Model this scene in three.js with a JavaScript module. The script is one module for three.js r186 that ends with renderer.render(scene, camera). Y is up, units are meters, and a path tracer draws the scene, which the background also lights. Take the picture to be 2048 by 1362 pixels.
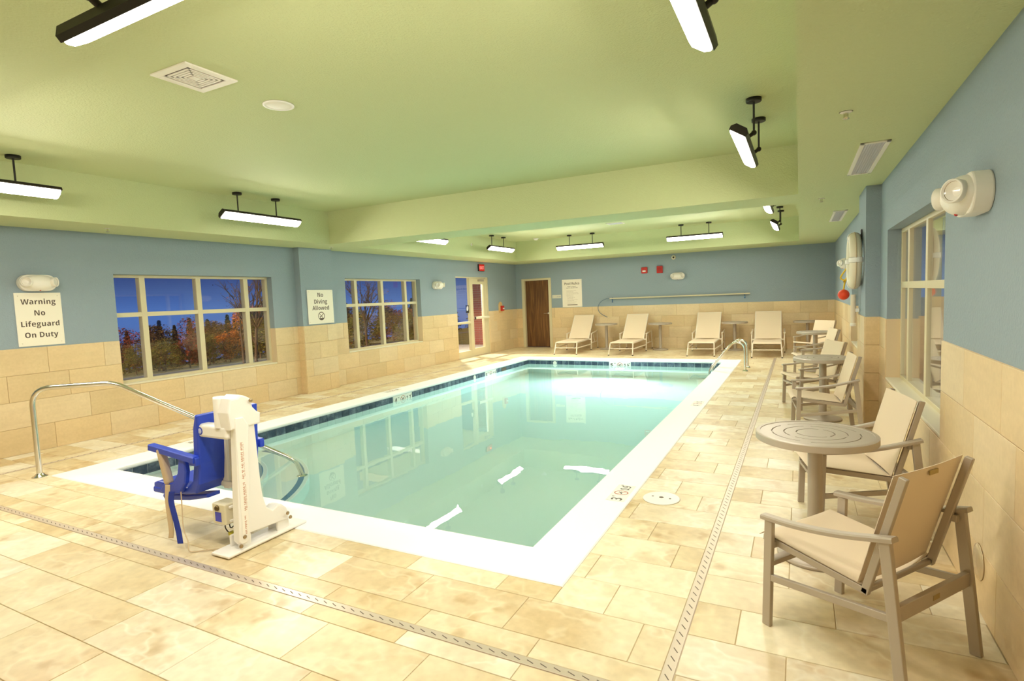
import * as THREE from 'three';
import { mergeGeometries, toCreasedNormals } from 'three/addons/utils/BufferGeometryUtils.js';
import { RoundedBoxGeometry } from 'three/addons/geometries/RoundedBoxGeometry.js';
import { RectAreaLightUniformsLib } from 'three/addons/lights/RectAreaLightUniformsLib.js';

// ---------------------------------------------------------------- camera, sky, sun, exposure
RectAreaLightUniformsLib.init();
const scene = new THREE.Scene();
const renderer = new THREE.WebGLRenderer({ antialias: true });
renderer.toneMapping = THREE.LinearToneMapping;
renderer.toneMappingExposure = 1.0;
renderer.shadowMap.enabled = true;
renderer.shadowMap.type = THREE.PCFSoftShadowMap;

const camera = new THREE.PerspectiveCamera(2 * Math.atan(681 / 1116.66) * 180 / Math.PI, 2048 / 1362, 0.05, 400);
camera.position.set(0, 1.54, 0);
camera.rotation.order = 'YXZ';
camera.rotation.set(-0.0762821, 0.4773814, -0.0399220);

{ // dusk sky: deep blue overhead, paler towards the horizon
  const W = 16, H = 2048, d = new Float32Array(W * H * 4);
  const zen = [0.006, 0.011, 0.125], hor = [0.078, 0.165, 0.45];
  for (let j = 0; j < H; j++) {
    const el = ((j + 0.5) / H - 0.5) * Math.PI, t = Math.pow(Math.max(0, 1 - Math.max(0, el) / 0.085), 1.3);
    for (let i = 0; i < W; i++) for (let c = 0; c < 4; c++) d[(j * W + i) * 4 + c] = c === 3 ? 1 : zen[c] + (hor[c] - zen[c]) * t;
  }
  const sky = new THREE.DataTexture(d, W, H, THREE.RGBAFormat, THREE.FloatType);
  sky.mapping = THREE.EquirectangularReflectionMapping; sky.magFilter = THREE.LinearFilter; sky.needsUpdate = true;
  scene.background = sky;
}
// low sun behind the building's end wall, lights the trees outside
const sun = new THREE.DirectionalLight(0xffe0b0, 5.0);
sun.position.set(-40, 32, 60); sun.target.position.set(-40, 0, 0);
sun.castShadow = true; sun.shadow.mapSize.set(2048, 2048);
Object.assign(sun.shadow.camera, { left: -70, right: 70, top: 70, bottom: -70, near: 1, far: 220 });
scene.add(sun, sun.target);

const LAMP = { color: new THREE.Color(1.0, 0.93, 0.82), rect: 75, face: 16 };   // pool floodlights
const POOL_LAMP = { color: new THREE.Color(0.80, 0.93, 1.0), power: 48 };

// ---------------------------------------------------------------- dimensions (metres)
const XL = -7.8, XR = 0.75, ZF = -15.5, ZB = 0.6, SOF = 2.553, COF = 3.09, TH = 1.19, T = 0.25;
const PX0 = -6.10, PX1 = -1.455, PZ0 = -12.62, PZ1 = -2.99, WATER = -0.13;

// ---------------------------------------------------------------- helpers
let seed = 7;
const rnd = () => { seed = (seed * 1664525 + 1013904223) >>> 0; return seed / 4294967296; };
const rr = (a, b) => a + (b - a) * rnd();
const V = (x, y, z) => new THREE.Vector3(x, y, z);
const used = new Map();
function numbered(n) { const k = used.get(n) ?? 0; used.set(n, k + 1); return k ? n + '_' + String(k).padStart(3, '0') : n; }
function shadowy(o) { o.castShadow = true; o.receiveShadow = true; return o; }
function part(name, geo, m, parent) { const o = shadowy(new THREE.Mesh(geo, m)); o.name = name; parent.add(o); return o; }
function tag(o, label, category, group, kind) {
  if (label) o.userData.label = label;
  if (category) o.userData.category = category;
  if (group) o.userData.group = group;
  if (kind) o.userData.kind = kind;
  return o;
}
function thing(name, label, category, pos = [0, 0, 0], turn = 0, group) {
  const g = new THREE.Group(); g.name = numbered(name); g.position.set(...pos); g.rotation.y = turn; scene.add(g);
  return tag(g, label, category, group);
}
function single(name, geo, m, label, category, group, kind) {
  const o = shadowy(new THREE.Mesh(geo, m)); o.name = numbered(name); scene.add(o); return tag(o, label, category, group, kind);
}
function struct(name, label, category) { const g = new THREE.Group(); g.name = name; scene.add(g); return tag(g, label, category, null, 'structure'); }
function copyOf(o, label, pos, turn) {
  const c = o.clone(); c.name = numbered(o.name.replace(/_\d{3}$/, '')); c.userData = { ...o.userData }; if (label) c.userData.label = label;
  if (pos) c.position.set(...pos); c.rotation.set(0, turn ?? 0, 0); scene.add(c); return c;
}
function muv(g, s = 1, ou = 0, ov = 0) {   // uv in metres, by the way each face points
  g = g.index ? g.toNonIndexed() : g;
  const p = g.attributes.position, n = p.count, uv = new Float32Array(n * 2);
  const a = V(0, 0, 0), b = V(0, 0, 0), c = V(0, 0, 0);
  for (let i = 0; i < n; i += 3) {
    a.fromBufferAttribute(p, i); b.fromBufferAttribute(p, i + 1); c.fromBufferAttribute(p, i + 2);
    const nx = b.clone().sub(a).cross(c.clone().sub(a)), ax = Math.abs(nx.x), ay = Math.abs(nx.y), az = Math.abs(nx.z);
    [a, b, c].forEach((q, k) => {
      const [u, v] = ax >= ay && ax >= az ? [q.z, q.y] : ay >= az ? [q.x, q.z] : [q.x, q.y];
      uv[(i + k) * 2] = u / s + ou; uv[(i + k) * 2 + 1] = v / s + ov;
    });
  }
  g.setAttribute('uv', new THREE.BufferAttribute(uv, 2));
  return g;
}
const box = (x0, x1, y0, y1, z0, z1) => muv(new THREE.BoxGeometry(Math.abs(x1 - x0), Math.abs(y1 - y0), Math.abs(z1 - z0)).translate((x0 + x1) / 2, (y0 + y1) / 2, (z0 + z1) / 2));
const rbox = (x0, x1, y0, y1, z0, z1, r = 0.01, s = 2) => new RoundedBoxGeometry(Math.abs(x1 - x0), Math.abs(y1 - y0), Math.abs(z1 - z0), s, Math.min(r, Math.abs(x1 - x0) / 2.01, Math.abs(y1 - y0) / 2.01, Math.abs(z1 - z0) / 2.01)).translate((x0 + x1) / 2, (y0 + y1) / 2, (z0 + z1) / 2);
function merge(list) { return mergeGeometries(list.map((g) => { g = g.index ? g.toNonIndexed() : g.clone(); for (const k of Object.keys(g.attributes)) if (!['position', 'normal', 'uv'].includes(k)) g.deleteAttribute(k); return g; }), false); }
function between(geo, a, b, up) {   // geometry built along +y (0..1 centred) moved so that y runs a -> b
  const d = b.clone().sub(a), L = d.length(), y = d.clone().normalize(), ref = up ? up.clone() : (Math.abs(y.y) > 0.95 ? V(0, 0, 1) : V(0, 1, 0));
  const x = ref.clone().cross(y).normalize(); const z = x.clone().cross(y).normalize();
  const m = new THREE.Matrix4().makeBasis(x, y, z); m.setPosition(a.clone().add(b).multiplyScalar(0.5));
  return geo(L).applyMatrix4(m);
}
// bar: rectangular section, w across (perpendicular to `up` and the run), t along `up` side
const bar = (a, b, w, t, r = 0.004, up) => between((L) => new RoundedBoxGeometry(w, L, t, 2, Math.min(r, w / 2.05, t / 2.05)), a, b, up);
const rod = (a, b, r, r2, seg = 14) => between((L) => new THREE.CylinderGeometry(r2 ?? r, r, L, seg), a, b);
function tube(pts, r, seg = 48, rad = 12, tension = 0.5, closed = false) { return new THREE.TubeGeometry(new THREE.CatmullRomCurve3(pts, closed, 'catmullrom', tension), seg, r, rad, closed); }
function bent(pts, r, bend, rad = 14) {   // pipe with straight runs and rounded corners
  const path = new THREE.CurvePath();
  let prev = pts[0];
  for (let i = 1; i < pts.length; i++) {
    if (i === pts.length - 1) { path.add(new THREE.LineCurve3(prev, pts[i])); break; }
    const a = pts[i].clone().add(pts[i - 1].clone().sub(pts[i]).setLength(bend[i - 1] ?? bend[0])), b = pts[i].clone().add(pts[i + 1].clone().sub(pts[i]).setLength(bend[i - 1] ?? bend[0]));
    path.add(new THREE.LineCurve3(prev, a)); path.add(new THREE.QuadraticBezierCurve3(a, pts[i], b)); prev = b;
  }
  return new THREE.TubeGeometry(path, 90, r, rad, false);
}
const creased = (g) => toCreasedNormals(g, 0.6);
const lathe = (pts, seg = 48) => new THREE.LatheGeometry(pts.map(([x, y]) => new THREE.Vector2(x, y)), seg);
function extrude(pts, depth, bevel = 0, curve = 6) {
  const s = pts instanceof THREE.Shape ? pts : new THREE.Shape(pts.map(([x, y]) => new THREE.Vector2(x, y)));
  return new THREE.ExtrudeGeometry(s, { depth: depth - 2 * bevel, bevelEnabled: bevel > 0, bevelThickness: bevel, bevelSize: bevel, bevelOffset: -bevel, bevelSegments: 2, curveSegments: curve }).translate(0, 0, bevel);
}
function slab(o, U, W, N, u0, u1, v0, v1, t, ch, ou, ov, s) {   // one tile with a chamfered face: o + u*U + v*W, N the way it faces
  const P = (u, v, n) => [o.x + U.x * u + W.x * v + N.x * n, o.y + U.y * u + W.y * v + N.y * n, o.z + U.z * u + W.z * v + N.z * n];
  const ring = (i, n) => [[u0 + i, v0 + i, n], [u1 - i, v0 + i, n], [u1 - i, v1 - i, n], [u0 + i, v1 - i, n]];
  const A = ring(0, 0), B = ring(0, t - ch), C = ring(ch, t), pos = [], uv = [];
  const quad = (a, b, c, d) => { for (const q of [a, b, c, a, c, d]) { pos.push(...P(...q)); uv.push((q[0] + ou) / s, (q[1] + ov) / s); } };
  for (let k = 0; k < 4; k++) { const m = (k + 1) % 4; quad(A[k], A[m], B[m], B[k]); quad(B[k], B[m], C[m], C[k]); }
  quad(...C);
  const g = new THREE.BufferGeometry(); g.setAttribute('position', new THREE.Float32BufferAttribute(pos, 3)); g.setAttribute('uv', new THREE.Float32BufferAttribute(uv, 2)); g.computeVertexNormals(); return g;
}
function minus(rects, h) {   // rectangles [a0,a1,b0,b1] less the rectangle h
  const out = [];
  for (const r of rects) {
    const a0 = Math.max(r[0], h[0]), a1 = Math.min(r[1], h[1]), b0 = Math.max(r[2], h[2]), b1 = Math.min(r[3], h[3]);
    if (a0 >= a1 || b0 >= b1) { out.push(r); continue; }
    if (a0 > r[0]) out.push([r[0], a0, r[2], r[3]]);
    if (a1 < r[1]) out.push([a1, r[1], r[2], r[3]]);
    if (b0 > r[2]) out.push([a0, a1, r[2], b0]);
    if (b1 < r[3]) out.push([a0, a1, b1, r[3]]);
  }
  return out.filter((r) => r[1] - r[0] > 0.012 && r[3] - r[2] > 0.012);
}

// ---------------------------------------------------------------- textures
const lat = new Float32Array(65536); { let s = 12345; for (let i = 0; i < 65536; i++) { s = (s * 1664525 + 1013904223) >>> 0; lat[i] = s / 4294967296; } }
function pn(x, y, px, py, k = 0) {   // periodic value noise
  const ix = Math.floor(x), iy = Math.floor(y), fx = x - ix, fy = y - iy, sx = fx * fx * (3 - 2 * fx), sy = fy * fy * (3 - 2 * fy);
  const h = (a, b) => lat[((((a % px) + px) % px) * 157 + (((b % py) + py) % py) * 2711 + k * 7919) & 65535];
  return (h(ix, iy) * (1 - sx) + h(ix + 1, iy) * sx) * (1 - sy) + (h(ix, iy + 1) * (1 - sx) + h(ix + 1, iy + 1) * sx) * sy;
}
function fbm(u, v, f, oct, k = 0, fy = f) { let s = 0, a = 0.5, t = 0; for (let i = 0; i < oct; i++) { s += a * pn(u * f, v * fy, f, fy, k + i); t += a; a *= 0.5; f *= 2; fy *= 2; } return s / t; }
function tex(n, fn, srgb = true, m = n) {
  const d = new Uint8Array(n * m * 4);
  for (let j = 0; j < m; j++) for (let i = 0; i < n; i++) { const c = fn((i + 0.5) / n, (j + 0.5) / m), o = (j * n + i) * 4; for (let k = 0; k < 3; k++) d[o + k] = Math.max(0, Math.min(255, Array.isArray(c) ? c[k] : c)); d[o + 3] = 255; }
  const t = new THREE.DataTexture(d, n, m); t.wrapS = t.wrapT = THREE.RepeatWrapping; t.magFilter = THREE.LinearFilter; t.minFilter = THREE.LinearMipmapLinearFilter; t.generateMipmaps = true;
  if (srgb) t.colorSpace = THREE.SRGBColorSpace; t.needsUpdate = true; return t;
}
const mixc = (a, b, t) => a.map((x, i) => x + (b[i] - x) * t);
const sat = (x) => Math.max(0, Math.min(1, x));
const travertine = tex(1024, (u, v) => {
  const big = fbm(u, v, 3, 4, 1), mid = fbm(u + 0.07 * big, v + 0.09 * big, 7, 4, 9), fine = fbm(u, v, 48, 3, 20), vein = Math.abs(fbm(u + 0.1 * mid, v, 5, 4, 31, 8) - 0.5);
  let c = mixc([230, 218, 190], [243, 236, 213], sat((mid - 0.3) * 2.2));
  c = mixc(c, [203, 174, 128], sat((big - 0.5) * 3.0) * 0.45);
  c = mixc(c, [186, 152, 104], sat((fbm(u, v, 14, 3, 44) - 0.60) * 5) * sat((big - 0.42) * 4) * 0.5);
  c = mixc(c, [250, 245, 228], sat((0.045 - vein) * 18) * 0.55);
  return c.map((x) => x + (fine - 0.5) * 22);
});
const walltile = tex(512, (u, v) => {
  const g = 0.35 * (fbm(u, v, 4, 3, 3, 40) - 0.5), m = fbm(u, v, 4, 4, 13) - 0.5, f = fbm(u, v, 64, 2, 5) - 0.5;
  return [228 + g * 20 + m * 14 + f * 9, 205 + g * 20 + m * 14 + f * 9, 164 + g * 20 + m * 15 + f * 9];
});
const peel = tex(512, (u, v) => 255 * sat(0.5 + (fbm(u, v, 40, 3, 60) - 0.5) * 1.8), false);
const grain = tex(512, (u, v) => {
  const w = fbm(u, v, 10, 4, 71, 2), s = fbm(u, v, 90, 3, 81, 3), k = 0.5 + 0.5 * Math.sin((u * 9 + w * 2.4) * 6.283);
  return mixc([92, 58, 24], [142, 98, 48], sat(0.35 + 0.4 * (k - 0.5) + (s - 0.5) * 1.4 + (w - 0.5)));
}, true, 512);
const weave = tex(256, (u, v) => 255 * (0.5 + 0.25 * Math.sin(u * 6.283 * 32) + 0.25 * Math.sin(v * 6.283 * 32)), false);
const ripple = tex(512, (u, v) => 255 * sat(0.5 + (fbm(u, v, 5, 4, 101) - 0.5) * 1.5), false);
const slate = tex(256, (u, v) => { const a = fbm(u, v, 8, 4, 111), b = fbm(u, v, 40, 2, 118); return mixc([58, 74, 98], [122, 136, 150], sat((a - 0.32) * 2.1 + (b - 0.5) * 0.7)); });
const lawn = tex(512, (u, v) => mixc([92, 92, 40], [150, 140, 66], sat((fbm(u, v, 12, 5, 131) - 0.3) * 2)));

function painted(w, h, draw) {
  const c = document.createElement('canvas'); c.width = w; c.height = h; const x = c.getContext('2d'); draw(x, w, h);
  const t = new THREE.CanvasTexture(c); t.colorSpace = THREE.SRGBColorSpace; t.anisotropy = 8; return t;
}

// ---------------------------------------------------------------- materials
const std = (c, roughness = 0.6, o = {}) => new THREE.MeshStandardMaterial({ color: c, roughness, ...o });
const rep = (t, s, s2 = s) => { const c = t.clone(); c.repeat.set(1 / s, 1 / s2); c.needsUpdate = true; return c; };
const peelM = rep(peel, 0.45);
const M = {
  wall: std(0x93a3ac, 0.75, { bumpMap: peelM, bumpScale: 0.0016 }),
  ceiling: std(0xc6cd9a, 0.8, { bumpMap: peelM, bumpScale: 0.0018 }),
  grout: std(0xcdbb95, 0.9),
  wallTile: [0xffffff, 0xf7f3ea, 0xfffaf0].map((c) => std(c, 0.42, { map: walltile })),
  floorTile: [0xffffff, 0xf6efe0, 0xefe4cc, 0xfffdf4].map((c) => std(c, 0.36, { map: travertine })),
  backing: std(0xe2cba2, 0.7),
  steel: std(0xd9d4cb, 0.16, { metalness: 1 }),
  drain: std(0xdccdbd, 0.35, { metalness: 0.5 }),
  slot: std(0x6e6054, 0.8),
  coping: std(0xffffff, 0.5),
  plaster: std(0xeaf4ef, 0.7),
  blueTile: [0xffffff, 0xd8dfe8, 0xc4ccd4].map((c) => std(c, 0.28, { map: slate })),
  stepTile: std(0x4f7fa0, 0.4),
  white: std(0xf4f1ea, 0.35),
  whitePlastic: std(0xf1ece0, 0.4),
  cream: std(0xe4dcc0, 0.5),
  frame: std(0xd8cda8, 0.45),
  frameLilac: std(0xd9d6da, 0.4),
  black: std(0x1d1a16, 0.5),
  darkMetal: std(0x2b2520, 0.45, { metalness: 0.4 }),
  taupe: std(0xb3a797, 0.42, { metalness: 0.25 }),
  tableTop: std(0xb9ad9d, 0.42, { metalness: 0.25 }),
  sling: std(0xecd9bd, 0.8, { bumpMap: rep(weave, 0.06), bumpScale: 0.0006, side: THREE.DoubleSide }),
  lounge: std(0xe9dcc6, 0.45),
  loungeSling: std(0xeed9bb, 0.8, { bumpMap: rep(weave, 0.06), bumpScale: 0.0006, side: THREE.DoubleSide }),
  blue: std(0x2746c4, 0.38),
  blueDark: std(0x22379a, 0.7),
  strapTan: std(0xcdb694, 0.8),
  red: std(0xc02820, 0.4),
  orange: std(0xf0481f, 0.45),
  yellow: std(0xe9c22a, 0.6),
  wood: std(0xffffff, 0.5, { map: rep(grain, 0.9, 1.6) }),
  pane: new THREE.MeshPhysicalMaterial({ color: 0xffffff, roughness: 0.02, transmission: 1, thickness: 0, ior: 1.5 }),
  lens: new THREE.MeshPhysicalMaterial({ color: 0xffffff, roughness: 0.08, transmission: 1, thickness: 0, ior: 1.5 }),
  chrome: std(0xe6e2da, 0.1, { metalness: 1 }),
  glow: std(0xfff4e0, 0.5, { emissive: new THREE.Color(LAMP.color), emissiveIntensity: LAMP.face }),
  brick: std(0xa04a44, 0.85),
  mortar: std(0xb9aaa2, 0.9),
  bark: std(0x5a4636, 0.9),
  lawn: std(0xffffff, 0.95, { map: rep(lawn, 6) }),
  asphalt: std(0x6f7073, 0.9),
  rubber: std(0x3a332b, 0.8),
};
// ================================================================ the room
const L = 0.595, RH = TH / 4, GAP = 0.004;
// ---- floor: grout bed with the pool cut out, and the deck tiles
const floor = struct('floor', 'beige stone-look porcelain tile deck around the pool', 'floor');
const CO = [PX0 - 0.335, PX1 + 0.335, PZ0 - 0.335, PZ1 + 0.353];   // outer edge of the coping
{
  const beds = minus([[XL - T, XR + T, ZF - T, ZB + T]], CO);
  part('grout_bed', merge(beds.map(([a, b, c, d]) => box(a, b, -0.3, -0.004, c, d))), M.grout, floor);
}
const DR = 0.0255;   // half the width of the slot drains
const drains = [
  { name: 'right', r: [-0.475 - DR, -0.475 + DR, -13.4, -2.012 - DR], along: 'z' },
  { name: 'left', r: [-7.03 - DR, -7.03 + DR, -13.4, -2.012 - DR], along: 'z' },
  { name: 'front', r: [-7.06, -0.444, -2.012 - DR, -2.012 + DR], along: 'x' },
];
{
  const P = 0.2963, tiles = [];
  for (let k = -7; k < 50; k++) {
    const z1 = -1.29 - P * k, z0 = z1 - P;
    const off = -0.645 - 0.2 * (((k % 3) + 3) % 3);
    for (let n = -13; n < 4; n++) {
      const x0 = off + L * n, x1 = x0 + L;
      let rs = [[Math.max(x0, XL), Math.min(x1, XR), Math.max(z0, ZF), Math.min(z1, ZB)]].filter((r) => r[1] > r[0] && r[3] > r[2]);
      rs = minus(rs, CO); for (const d of drains) rs = minus(rs, d.r);
      for (const r of rs) tiles.push({ r, d: Math.hypot((r[0] + r[1]) / 2, (r[2] + r[3]) / 2), cx: (r[0] + r[1]) / 2, cz: (r[2] + r[3]) / 2 });
    }
  }
  const seen = (t) => { // nearest tiles inside the camera's view
    const a = Math.atan2(-t.cx, -t.cz) - 0.4774; return t.cz < -0.9 && Math.abs(a) < 0.86; };
  const order = tiles.filter(seen).sort((a, b) => a.d - b.d).concat(tiles.filter((t) => !seen(t)));
  const o = V(0, -0.012, 0), U = V(1, 0, 0), W = V(0, 0, -1), N = V(0, 1, 0), rest = [];
  order.forEach((t, i) => {
    const [a, b, c, d] = t.r, g2 = GAP / 2;
    const g = slab(o, U, W, N, a + g2, b - g2, -d + g2, -c - g2, 0.012, 0.0015, rr(0, 2.4), rr(0, 2.4), 1.7);
    if (i < 300) part('floor_tile', g, M.floorTile[(rnd() * 4) | 0], floor); else rest.push(g);
  });
  const r = part('floor_tile', merge(rest), M.floorTile[1], floor); r.userData.kind = 'stuff';
}
for (const d of drains) {   // slot drains: cover strip with slanted slots
  const [a, b, c, e] = d.r, x = (a + b) / 2, z = (c + e) / 2;
  const lab = { right: 'long stainless slot drain between the pool and the row of armchairs', left: 'long slot drain between the pool and the wall with two tree-view windows', front: 'stainless slot drain crossing the deck behind the pool lift' }[d.name];
  const t = thing('slot_drain', lab, 'drain', [x, 0, z]);
  part('channel', box(a - x, b - x, -0.03, -0.003, c - z, e - z), M.drain, t);
  part('cover', d.along === 'z' ? rbox(-0.0235, 0.0235, -0.004, 0.0015, c - z, e - z, 0.001, 1) : rbox(a - x, b - x, -0.004, 0.0015, -0.0235, 0.0235, 0.001, 1), M.drain, t);
  const slots = [], len = d.along === 'z' ? e - c : b - a;
  for (let s = 0.03; s < len; s += 0.062) {
    const g = new THREE.BoxGeometry(0.0042, 0.004, 0.036); g.rotateY(d.along === 'z' ? 0.62 : 1.22);
    slots.push(d.along === 'z' ? g.translate(0, 0.0002, -len / 2 + s) : g.translate(-len / 2 + s, 0.0002, 0));
  }
  const sm = part('slot', merge(slots), M.slot, t); sm.userData.kind = 'stuff';
}

// ---- ceiling: soffit ring and beam round two recessed trays
const C1 = [-7.0, -0.013, -7.03, -0.8], C2 = [-7.05, -0.013, -14.1, -7.76];
const ceiling = struct('ceiling', 'green painted ceiling with two recessed trays', 'ceiling');
part('tray_lid', box(XL - T, XR + T, COF, COF + 0.2, ZF - T, ZB + T), M.ceiling, ceiling);
for (const r of minus(minus([[XL - T, XR + T, ZF - T, ZB + T]], C1), C2)) part('soffit', box(r[0], r[1], SOF, COF, r[2], r[3]), M.ceiling, ceiling);

// ---- walls
const W1 = [-6.475, -4.065], W2 = [-10.57, -8.165], WY = [0.60, 2.045], DOOR1 = [-13.76, -12.08], DY = 2.14;
function wall(name, label, side, openings, joints) {   // side: 'left' | 'right' | 'far' | 'back'
  const w = struct(name, label, 'wall');
  const lo = side === 'left' || side === 'right' ? ZF - T : XL, hi = side === 'left' || side === 'right' ? ZB + T : XR;
  const mk = (a, b, y0, y1) => side === 'left' ? box(XL - T, XL, y0, y1, a, b) : side === 'right' ? box(XR, XR + T, y0, y1, a, b) : side === 'far' ? box(a, b, y0, y1, ZF - T, ZF) : box(a, b, y0, y1, ZB, ZB + T);
  let up = [[lo, hi, TH, SOF]], dn = [[lo, hi, -0.3, TH]];
  for (const o of openings) { up = minus(up, o); dn = minus(dn, o); }
  part('painted_plaster', merge(up.map((r) => mk(...r))), M.wall, w);
  part('tile_backing', merge(dn.map((r) => mk(...r))), M.backing, w);
  if (!joints) return w;
  const a0 = side === 'left' || side === 'right' ? ZF : XL, a1 = side === 'left' || side === 'right' ? ZB : XR;
  const [o, U, N] = side === 'left' ? [V(XL, 0, 0), V(0, 0, -1), V(1, 0, 0)] : side === 'right' ? [V(XR, 0, 0), V(0, 0, 1), V(-1, 0, 0)] : [V(0, 0, ZF), V(1, 0, 0), V(0, 0, 1)];
  for (let i = 0; i < 4; i++) {
    const y1 = TH - RH * i, y0 = y1 - RH;
    for (let n = -32; n < 32; n++) {
      const p0 = joints[0] + joints[1] * (i % 3) + L * n, p1 = p0 + L;
      let rs = [[Math.max(p0, a0), Math.min(p1, a1), y0, y1]].filter((r) => r[1] - r[0] > 0.02);
      for (const op of openings) rs = minus(rs, op);
      for (const r of rs) {
        const [u0, u1] = side === 'left' ? [-r[1], -r[0]] : [r[0], r[1]];
        part('wall_tile', slab(o, U, V(0, 1, 0), N, u0 + 0.0015, u1 - 0.0015, r[2] + 0.0015, r[3] - 0.0015, 0.009, 0.0015, rr(0, 3), rr(0, 3), 1.2), M.wallTile[(rnd() * 3) | 0], w);
      }
    }
  }
  return w;
}
wall('wall_left', 'grey-blue wall with beige tile wainscot, two tree-view windows and a glass door', 'left', [[...W1, ...WY], [...W2, ...WY], [...DOOR1, -0.01, DY]], [-3.28, -0.195]);
wall('wall_right', 'grey-blue wall with beige tile wainscot behind the armchairs', 'right', [[...W1, ...WY], [...W2, ...WY]], [-2.95, 0.195]);
const FD = [-7.55, -6.68, -0.01, 2.06];
wall('wall_far', 'grey-blue end wall with beige tile wainscot behind the loungers', 'far', [FD], [-5.94, 0.195]);
wall('wall_back', 'grey-blue end wall behind the viewer', 'back', [], null);

// ---- piers on the long walls
function pier(name, label, side) {
  const w = struct(name, label, 'pier'), s = side === 'left' ? 1 : -1, x0 = side === 'left' ? XL : XR, x1 = x0 + s * 0.135, za = -7.72, zb = -6.96;
  part('painted_plaster', box(x0, x1, TH, SOF, za, zb), M.wall, w);
  part('tile_backing', box(x0, x1, 0, TH, za, zb), M.backing, w);
  for (let i = 0; i < 4; i++) {
    const y1 = TH - RH * i - 0.0015, y0 = TH - RH * (i + 1) + 0.0015, cut = za + [0.22, 0.42, 0.6][i % 3];
    for (const [a, b] of [[za, cut], [cut, zb]]) {
      const o = V(x1, 0, 0), U = V(0, 0, -s), N = V(s, 0, 0), [u0, u1] = s > 0 ? [-b, -a] : [a, b];
      part('wall_tile', slab(o, U, V(0, 1, 0), N, u0 + 0.0015, u1 - 0.0015, y0, y1, 0.009, 0.0015, rr(0, 3), rr(0, 3), 1.2), M.wallTile[(rnd() * 3) | 0], w);
    }
    const [p, q] = s > 0 ? [x0, x1] : [x1, x0];
    part('wall_tile', slab(V(0, 0, zb), V(1, 0, 0), V(0, 1, 0), V(0, 0, 1), p + 0.0015, q - 0.0015, y0, y1, 0.009, 0.0015, rr(0, 3), rr(0, 3), 1.2), M.wallTile[1], w);
  }
}
pier('wall_pier_left', 'shallow wall pier carrying the No Diving sign', 'left');
pier('wall_pier_right', 'shallow wall pier carrying the life ring', 'right');

// ---- windows
function windowUnit(n, label, side, [za, zb]) {
  const w = struct('window_' + n, label, 'window'), s = side === 'left' ? -1 : 1, xw = side === 'left' ? XL : XR;
  const X = (a, b) => { const p = xw + s * a, q = xw + s * b; return [Math.min(p, q), Math.max(p, q)]; };
  const [f0, f1] = X(0.11, 0.20), [g0, g1] = X(0.126, 0.132), fm = M.frame;
  const [y0, y1] = WY, zc = (za + zb) / 2, ms = [zc - 0.797, zc, zc + 0.797];
  part('window_frame', merge([rbox(f0, f1, y1 - 0.038, y1, za, zb, 0.004), rbox(f0, f1, y0, y0 + 0.055, za, zb, 0.004), rbox(f0, f1, y0 + 0.055, y1 - 0.038, za, za + 0.04, 0.004), rbox(f0, f1, y0 + 0.055, y1 - 0.038, zb - 0.04, zb, 0.004)]), fm, w);
  for (const m of ms) part('mullion', rbox(f0, f1, y0 + 0.05, y1 - 0.03, m - 0.037, m + 0.037, 0.004), fm, w);
  const edges = [za + 0.04, ...ms.flatMap((m) => [m - 0.037, m + 0.037]), zb - 0.04];
  for (let k = 0; k < 8; k += 2) {
    const a = edges[k], b = edges[k + 1];
    part('transom', rbox(f0, f1, 1.487, 1.546, a, b, 0.004), fm, w);
    part('pane', box(g0, g1, y0 + 0.05, 1.49, a - 0.005, b + 0.005), M.pane, w);
    part('pane', box(g0, g1, 1.543, y1 - 0.033, a - 0.005, b + 0.005), M.pane, w);
  }
  const [s0, s1] = X(-0.008, 0.115);
  part('window_sill', rbox(s0, s1, y0 - 0.001, y0 + 0.022, za + 0.002, zb - 0.002, 0.005), M.cream, w);
}
windowUnit(1, 'eight-pane window beside the Warning sign, looking on autumn trees', 'left', W1);
windowUnit(2, 'eight-pane window between the No Diving pier and the glass door', 'left', W2);
windowUnit(3, 'eight-pane window behind the armchairs, under the large emergency light', 'right', W1);
windowUnit(4, 'eight-pane window past the life-ring pier', 'right', W2);

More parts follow.
